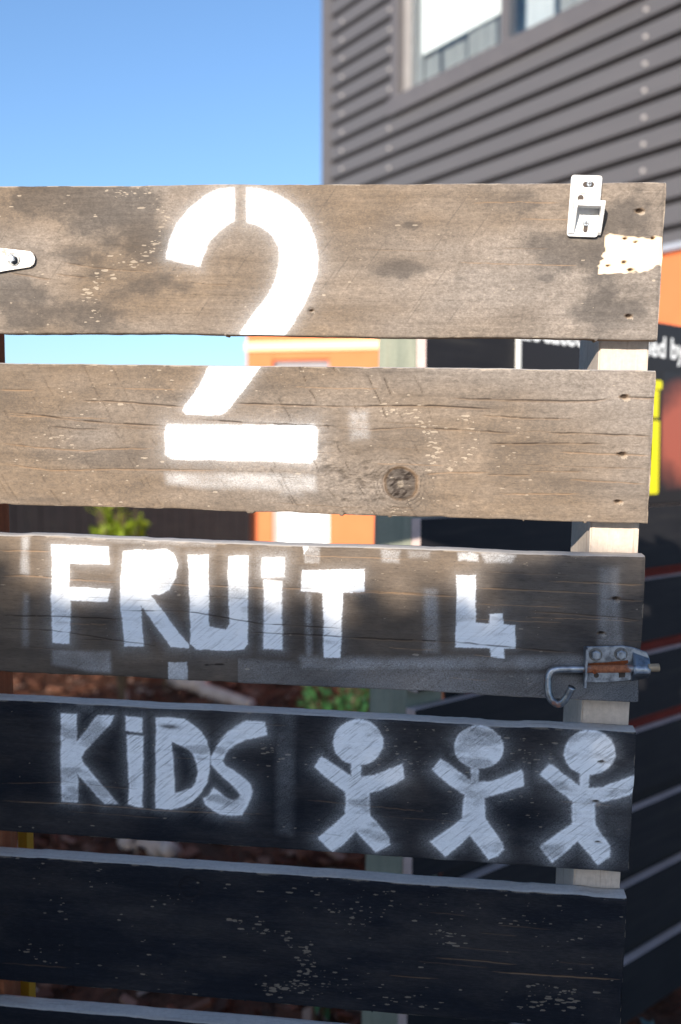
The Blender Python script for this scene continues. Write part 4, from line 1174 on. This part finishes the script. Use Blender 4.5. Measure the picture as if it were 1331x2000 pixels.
# window
win = empty('window', (0, 0, 0), house)
def wbox(name, lo, hi, mat, bev=0.004): return obj(name, box_mesh(lo, hi, bev, name), mat, win)
M_INNER = simple_mat('light_window_frame', (0.26, 0.245, 0.24), (0.30, 0.285, 0.28), 0.4)
wbox('sill', (1.17, -0.055, WZ0 - 0.003), (4.40, 0.10, WZ0 + 0.165), M_FRAME)
wbox('frame', (1.20, -0.030, WZ0 + 0.166), (1.30, 0.10, WZ1), M_FRAME)
wbox('frame', (1.335, 0.026, WZ0 + 0.166), (1.445, 0.12, WZ1), M_INNER)
wbox('frame', (4.22, -0.030, WZ0 + 0.166), (4.345, 0.10, WZ1), M_FRAME)
wbox('frame', (1.30, 0.03, WZ0 + 0.166), (1.334, 0.10, WZ1), M_CLAD)
wbox('frame', (1.20, -0.030, WZ1 - 0.06), (4.345, 0.10, WZ1 + 0.06), M_FRAME)
wbox('mullion', (2.735, 0.026, WZ0 + 0.166), (2.830, 0.12, WZ1 - 0.061), M_FRAME)
wbox('frame', (1.446, 0.026, WZ0 + 0.166), (2.734, 0.12, WZ0 + 0.205), M_INNER)
wbox('frame', (2.831, 0.026, WZ0 + 0.166), (4.219, 0.12, WZ0 + 0.205), M_INNER)
t = NT('window_glass')
gl_ = t.n('ShaderNodeBsdfGlossy'); gl_.inputs['Roughness'].default_value = 0.02
tr = t.n('ShaderNodeBsdfTransparent'); tr.inputs[0].default_value = (0.93, 0.96, 0.97, 1)
fr = t.n('ShaderNodeFresnel'); fr.inputs[0].default_value = 1.55
mx = t.n('ShaderNodeMixShader'); t.link(t.math('MULTIPLY', t.math('ADD', t.math('MULTIPLY', fr.outputs[0], 0.9), 0.03, clamp=True), t.math('SUBTRACT', 1.0, t.n('ShaderNodeNewGeometry').outputs['Backfacing'])), mx.inputs[0]); t.link(tr.outputs[0], mx.inputs[1]); t.link(gl_.outputs[0], mx.inputs[2])
t.link(mx.outputs[0], t.out.inputs['Surface'])
M_GLASS = t.m
for a, b in ((1.446, 2.734), (2.831, 4.219)):
    wbox('pane', (a, 0.034, WZ0 + 0.206), (b, 0.040, WZ1 - 0.062), M_GLASS, 0)
M_BLIND = simple_mat('white_blind', (0.86, 0.85, 0.82), (0.84, 0.83, 0.80), 0.8)
wbox('blind', (1.560, 0.075, 5.295), (2.72, 0.081, WZ1 - 0.065), M_BLIND, 0)
wbox('blind', (2.93, 0.075, 5.62), (4.20, 0.081, WZ1 - 0.065), M_BLIND, 0)
M_CURT = simple_mat('white_curtain', (0.88, 0.88, 0.88), (0.86, 0.86, 0.86), 0.85)
def curtain(u0, u1, zt):
    bm = bmesh.new(); n = 60; prev = None
    for i in range(n + 1):
        u = u0 + (u1 - u0) * i / n
        y = 0.105 + 0.004 * math.sin(u * 42.0) + 0.0015 * math.sin(u * 95.0 + u0)
        a = bm.verts.new((u, y, WZ0 + 0.17)); b = bm.verts.new((u, y, zt))
        if prev: bm.faces.new((prev[0], a, b, prev[1]))
        prev = (a, b)
    g = bm.faces[:]; bmesh.ops.solidify(bm, geom=g, thickness=0.004)
    obj('curtain', bm_mesh(bm, 'curtain', True), M_CURT, win)
curtain(1.46, 1.545, 6.5)
curtain(1.57, 1.80, 5.265); curtain(1.84, 2.20, 5.25); curtain(2.22, 2.60, 5.285); curtain(2.63, 2.72, 5.5)
curtain(2.98, 3.30, 5.6); curtain(3.36, 3.70, 5.7); curtain(3.78, 4.15, 5.7)
M_ROOM = simple_mat('room_wall', (0.24, 0.36, 0.50), (0.21, 0.32, 0.45), 0.9)
wbox('room_back', (1.2, 0.5, WZ0), (4.35, 0.95, WZ1), M_ROOM, 0)
wbox('room_floor', (1.2, 0.13, WZ0 + 0.10), (4.35, 0.499, WZ0 + 0.16), M_ROOM, 0)
# lower storey in orange
obj('orange_wall', box_mesh((-0.10, 0.03, 0), (6.4, 0.21, ZL - 0.002), 0.0, 'orange_wall'), M_ORANGE, house)
bm = bmesh.new(); bm_box(bm, (-0.11, -0.02, ZL - 0.05), (6.5, 0.10, ZL - 0.003), 0.003)
obj('base_flashing', bm_mesh(bm, 'base_flashing'), simple_mat('base_flashing', (0.30, 0.33, 0.40), (0.33, 0.36, 0.42), 0.4), house)
bm = bmesh.new(); bm_cyl(bm, (4.52, 0.03, 2.19), (4.52, 0.005, 2.19), 0.035, 0.03, 16)
obj('wall_fixing', bm_mesh(bm, 'wall_fixing'), M_CREAM, house)
# orange entrance block with a white door, in front of the corner
AP = Vector(at_depth(483, 690, 9.0)); AQ = Vector(at_depth(790, 690, 8.72)); AP.z = 0; AQ.z = 0
ad = (AQ - AP).normalized(); an = Vector((ad.y, -ad.x, 0))
AM = Matrix(((ad.x, -an.x, 0), (ad.y, -an.y, 0), (0, 0, 1))).to_4x4(); AM.translation = AP
ann = empty('garden_shed'); ann.matrix_world = AM
tag(ann, 'orange shed with a white door and cream band below the house corner', 'shed')
AL = (AQ - AP).length
def upx(px, py=1000):
    r = Vector(ray(px, py)); c = Vector(_C)
    s = (AP - c).dot(an) / r.dot(an); p = c + r * s
    return (p - AP).dot(ad), p.z
ud0 = upx(533)[0]; ud1 = upx(643)[0]
H_ = 2.80
obj('wall', box_mesh((0, 0, 0), (ud0, 2.2, H_), 0, 'wall'), M_ORANGE, ann)
obj('wall', box_mesh((ud1, 0, 0), (AL, 2.2, H_), 0, 'wall'), M_ORANGE, ann)
obj('lintel', box_mesh((ud0 + 0.002, 0.004, 2.27), (ud1 - 0.002, 2.2, H_ - 0.003), 0, 'lintel'), M_ORANGE, ann)
zc0 = upx(600, 684)[1]; zc1 = upx(600, 667)[1]
obj('cream_band', box_mesh((-0.01, -0.025, zc0), (AL + 0.01, -0.001, zc1), 0.004, 'cream_band'), M_CREAM, ann)
obj('roof', box_mesh((-0.05, -0.02, H_), (AL + 0.05, 2.25, H_ + 0.06), 0.005, 'roof'), M_CLAD, ann)
dr = obj('door', box_mesh((ud0 + 0.06, 0.012, 0.02), (ud1 - 0.003, 0.06, 2.16), 0.004, 'door'), simple_mat('white_door', (0.82, 0.84, 0.85), (0.74, 0.77, 0.80), 0.5, 0, 3), ann)
obj('door_frame', box_mesh((ud0 + 0.003, 0.02, 0.02), (ud0 + 0.055, 0.14, 2.16), 0.004, 'door_frame'), simple_mat('grey_door_frame', (0.30, 0.30, 0.29), (0.36, 0.36, 0.34), 0.5), ann)
obj('door_head', box_mesh((ud0 + 0.003, 0.06, 2.163), (ud1 - 0.003, 0.14, 2.268), 0.004, 'door_head'), simple_mat('shaded_head', (0.20, 0.19, 0.22), (0.24, 0.23, 0.26), 0.5), ann)  # shade of the door recess put into this purple-grey colour
b = bmesh.new(); bm_cyl(b, (ud1 - 0.07, 0.012, 0.85), (ud1 - 0.07, -0.04, 0.85), 0.022, seg=12)
obj('handle', bm_mesh(b, 'handle'), M_DARKSTEEL, dr)

# ================================================================== DARK PALING FENCE AT THE BACK
BP = Vector(at_depth(-140, 1000, 7.0)); BQ = Vector(at_depth(488, 1000, 8.93)); BP.z = 0; BQ.z = 0
bd = (BQ - BP).normalized(); bn = Vector((bd.y, -bd.x, 0))
BM = Matrix(((bd.x, -bn.x, 0), (bd.y, -bn.y, 0), (0, 0, 1))).to_4x4(); BM.translation = BP
bf = empty('paling_fence'); bf.matrix_world = BM
tag(bf, 'dark stained upright paling fence behind the green shrub', 'fence')
BL = (BQ - BP).length
u = 0.0
while u < BL:
    hgt = 1.62 + random.uniform(-0.015, 0.015)
    obj('paling', box_mesh((u, random.uniform(0, 0.008), 0.04), (u + 0.098, 0.026, hgt), 0.002, 'paling'), M_BLACK, bf)
    u += 0.106
for zz in (0.35, 0.95, 1.45):
    obj('rail', box_mesh((0, 0.028, zz), (BL, 0.075, zz + 0.07), 0.002, 'rail'), M_BLACK, bf)

# ================================================================== PLANTS
def leaf_mat(name, c1, c2, trans=0.35):
    t = NT(name)
    at = t.n('ShaderNodeAttribute', attribute_name='tint')
    c = t.mix(at.outputs['Fac'], c1, c2)
    t.base(c); t.rough(0.5); t.spec(0.4)
    tl = t.n('ShaderNodeBsdfTranslucent'); t.link(c, tl.inputs[0])
    mx = t.n('ShaderNodeMixShader'); mx.inputs[0].default_value = trans
    t.link(t.b.outputs[0], mx.inputs[1]); t.link(tl.outputs[0], mx.inputs[2]); t.link(mx.outputs[0], t.out.inputs['Surface'])
    return t.m
def leaves_mesh(name, pts, size, r, up=0.5, aspect=0.45):
    """a folded leaf (4 tris) at every point, random heading"""
    pts = np.asarray(pts); n = len(pts)
    a = r.random(n) * 2 * np.pi; el = r.normal(up, 0.5, n)
    d = np.stack([np.cos(a) * np.cos(el), np.sin(a) * np.cos(el), np.sin(el)], 1)
    w = np.cross(d, np.array([0, 0, 1.0]) + r.normal(0, 0.4, (n, 3))); w /= np.linalg.norm(w, axis=1)[:, None] + 1e-9
    nn = np.cross(w, d)
    s = size * r.uniform(0.6, 1.3, n)[:, None]
    base = pts; mid = pts + d * s * 0.5; tip = pts + d * s - nn * s * 0.12
    lft = mid + w * s * aspect * 0.5 + nn * s * 0.08; rgt = mid - w * s * aspect * 0.5 + nn * s * 0.08
    V = np.stack([base, lft, tip, rgt, mid], 1).reshape(-1, 3)
    o = (np.arange(n) * 5)[:, None, None]
    F = (np.array([[0, 4, 1], [1, 4, 2], [0, 3, 4], [3, 2, 4]])[None] + o).reshape(-1, 3)
    me = bpy.data.meshes.new(name)
    me.from_pydata(V.tolist(), [], F.tolist())
    a_ = me.attributes.new('tint', 'FLOAT', 'POINT'); a_.data.foreach_set('value', np.repeat(r.random(n), 5).astype(np.float32))
    return me
def shrub(name, label, cat, base, h, rad, nstem, nleaf, size, mat, seed, zlow=0.15, group=None):
    r = np.random.default_rng(seed)
    root = empty(name, base); tag(root, label, cat, group)
    bm = bmesh.new(); P = []
    for i in range(nstem):
        a = r.random() * 6.283; q = rad * math.sqrt(r.random())
        tip_ = Vector((q * math.cos(a), q * math.sin(a), h * r.uniform(0.7, 1.0)))
        mid_ = tip_ * 0.5 + Vector((r.normal(0, rad * 0.1), r.normal(0, rad * 0.1), 0.05 * h))
        path = smooth_path([Vector((0, 0, -0.02)), mid_, tip_], 4)
        bm_tube(bm, path, [0.008 * (1 - 0.75 * j / (len(path) - 1)) * (h / 0.8) for j in range(len(path))], 5)
        for j in range(nleaf // nstem):
            f = zlow + (1 - zlow) * r.random() ** 0.7
            p = path[min(int(f * (len(path) - 1)), len(path) - 1)]
            P.append(np.array(p) + r.normal(0, rad * 0.13, 3))
    obj('stem', bm_mesh(bm, 'stem'), simple_mat(name + '_stem', (0.07, 0.05, 0.03), (0.10, 0.07, 0.04), 0.8), root)
    obj('foliage', leaves_mesh('foliage', P, size, r), mat, root)
    return root
M_LIME = leaf_mat('lime_leaf', (0.16, 0.24, 0.012), (0.34, 0.42, 0.02), 0.4)
M_GREEN = leaf_mat('green_leaf', (0.018, 0.07, 0.02), (0.05, 0.15, 0.05), 0.3)
M_TEAL = leaf_mat('blue_green_leaf', (0.05, 0.10, 0.10), (0.10, 0.17, 0.16), 0.25)
p = at_depth(238, 1030, 5.6); shrub('leafy_shrub', 'bright lime green shrub in front of the dark paling fence', 'shrub', (p[0], p[1], 0), 1.30, 0.20, 16, 620, 0.075, M_LIME, 5, 0.35)
p = at_depth(322, 1050, 5.9); shrub('leafy_shrub', 'small sprig of lime green leaves right of the shrub', 'shrub', (p[0], p[1], 0), 1.02, 0.05, 4, 70, 0.06, M_LIME, 6, 0.5)
p = at_depth(672, 1375, 4.2); shrub('garden_plant', 'low dark green plant in the mulch left of the fence post', 'plant', (p[0], p[1], 0), 0.52, 0.17, 12, 420, 0.06, M_GREEN, 8, 0.2)
p = at_depth(625, 1672, 2.35); shrub('garden_plant', 'small green seedling seen below the stick figures', 'plant', (p[0], p[1], 0), 0.47, 0.06, 6, 80, 0.04, M_GREEN, 9, 0.3)
p = at_depth(1320, 2010, 1.85); shrub('garden_plant', 'blue green leafy plant at the foot of the board fence', 'plant', (p[0], p[1], 0), 0.30, 0.12, 12, 420, 0.05, M_TEAL, 10, 0.3)

# loose wood in the bed
M_LOG = simple_mat('bleached_wood', (0.30, 0.24, 0.21), (0.42, 0.35, 0.31), 0.9, 0, 12, 0.5, stretch=(1, 1, 1), bdist=0.01)
def lying(name, label, cat, pa, pb, ra, rb, seed):
    r = np.random.default_rng(seed)
    A_ = Vector(pa); B_ = Vector(pb); n = 9
    path = [A_.lerp(B_, i / (n - 1)) + Vector((r.normal(0, 0.012), r.normal(0, 0.012), r.normal(0, 0.006))) for i in range(n)]
    bm = bmesh.new(); bm_tube(bm, path, [ra + (rb - ra) * i / (n - 1) * r.uniform(0.9, 1.1) for i in range(n)], 10)
    o = obj(name, bm_mesh(bm, name, True), M_LOG); tag(o, label, cat); return o
def gpt(px, py, z=0.0):
    r = ray(px, py); return Vector(_C + r * ((z - _C[2]) / r[2]))
a = gpt(330, 1318, 0.05); b = gpt(490, 1382, 0.05)
lying('branch', 'bleached branch lying slantwise on the mulch', 'branch', a, b, 0.05, 0.035, 3)
a = gpt(255, 1640, 0.04); b = gpt(335, 1662, 0.04)
lying('driftwood_piece', 'short pale lump of wood on the mulch below KiDS', 'wood', a, b, 0.045, 0.035, 4)
p = gpt(248, 1375, 0.0)
bm = bmesh.new(); bm_cyl(bm, (p.x, p.y, -0.05), (p.x - 0.03, p.y, 0.28), 0.02, 0.016, 8)
bmesh.ops.bevel(bm, geom=[e for e in bm.edges if e.calc_face_angle(0) > 1.2], offset=0.004, segments=2, affect='EDGES')
o = obj('garden_stake', bm_mesh(bm, 'garden_stake'), M_LOG); tag(o, 'thin pale garden stake standing in the mulch', 'stake')
pa = gp(35, 1640, 0.085); pb = gp(53, 1640, 0.085)
def gw(x, y, z): return GATE_TOP + GATE_R @ np.array([x, y, z])
w0 = gw(pa[0], 0.085, pa[1]); w1 = gw(pb[0], 0.085, pb[1])
bm = bmesh.new(); bm_box(bm, (w0[0], w0[1], 0.0), (w1[0], w1[1] + 0.02, w0[2] + 0.045), 0.0015)
o = obj('garden_stake', bm_mesh(bm, 'garden_stake'), simple_mat('yellow_paint', (0.55, 0.33, 0.02), (0.45, 0.26, 0.02), 0.6)); tag(o, 'short yellow stake behind the hinge side of the gate', 'stake')

# ================================================================== UNSEEN HEDGE AND TREE ADDED AS SHADOW CASTERS (lower gate, mulch bed)
M_HEDGE = leaf_mat('hedge_leaf', (0.03, 0.06, 0.015), (0.06, 0.11, 0.03), 0.25)
M_BARK = simple_mat('bark', (0.09, 0.065, 0.045), (0.14, 0.10, 0.07), 0.9, 0, 20, 0.6, bdist=0.01)
def crown(name, label, x0, x1, y0, y1, z0, topf, n, size, seed, ntrunk, slope=0.0):
    r = np.random.default_rng(seed)
    root = empty(name, ((x0 + x1) / 2, (y0 + y1) / 2, 0)); tag(root, label, name.split('_')[-1])
    ox, oy = (x0 + x1) / 2, (y0 + y1) / 2
    X_ = r.uniform(x0, x1, n); Y_ = r.uniform(y0, y1, n)
    T_ = np.array([topf(a) for a in X_]) + (y1 - Y_) * slope - size * 0.3
    Z_ = z0 + (T_ - z0) * r.random(n) ** 0.6
    obj('foliage', leaves_mesh('foliage', np.stack([X_ - ox, Y_ - oy, Z_], 1), size, r, 0.1, 0.6), M_HEDGE, root)
    for i in range(ntrunk):
        tx = x0 + (x1 - x0) * (i + 0.5) / ntrunk - ox
        bm = bmesh.new(); bm_tube(bm, [(tx, 0, -0.05), (tx + 0.05, 0.03, 1.0), (tx - 0.04, 0, 2.0), (tx, 0, topf(tx + ox) * 0.85)], [0.07, 0.06, 0.05, 0.02], 8)
        obj('trunk', bm_mesh(bm, 'trunk', True), M_BARK, root)
def ht(x):  # top heights shaped so the shadow edge lands on the third board
    z = np.interp(x, [-2.5, -1.50, -1.32, -1.22, -1.13, -1.04, -0.96, -0.86, -0.6, 0.35], [2.30, 2.295, 2.285, 2.268, 2.282, 2.305, 2.335, 2.318, 2.32, 2.30])
    return float(z) + 0.024 + 0.010 * math.sin(x * 31.0) + 0.008 * math.sin(x * 67.0 + 1.3)
crown('shadow_caster_hedge', 'unseen hedge added behind the viewpoint, top shaped to set the shadow edge', -2.5, 0.35, -3.8, -3.1, 0.15, ht, 90000, 0.048, 21, 5, slope=0.335)  # top slope follows the sun ray to keep the shadow edge crisp
def ht2(x):
    return 2.75 + 0.20 * math.sin(x * 3.1) + 0.12 * math.sin(x * 7.3)
crown('shadow_caster_tree', 'unseen taller tree added beside the hedge to shade the mulch', -4.6, -2.55, -4.2, -3.0, 0.9, ht2, 26000, 0.085, 22, 1)  # unseen caster, added for the shade over the mulch
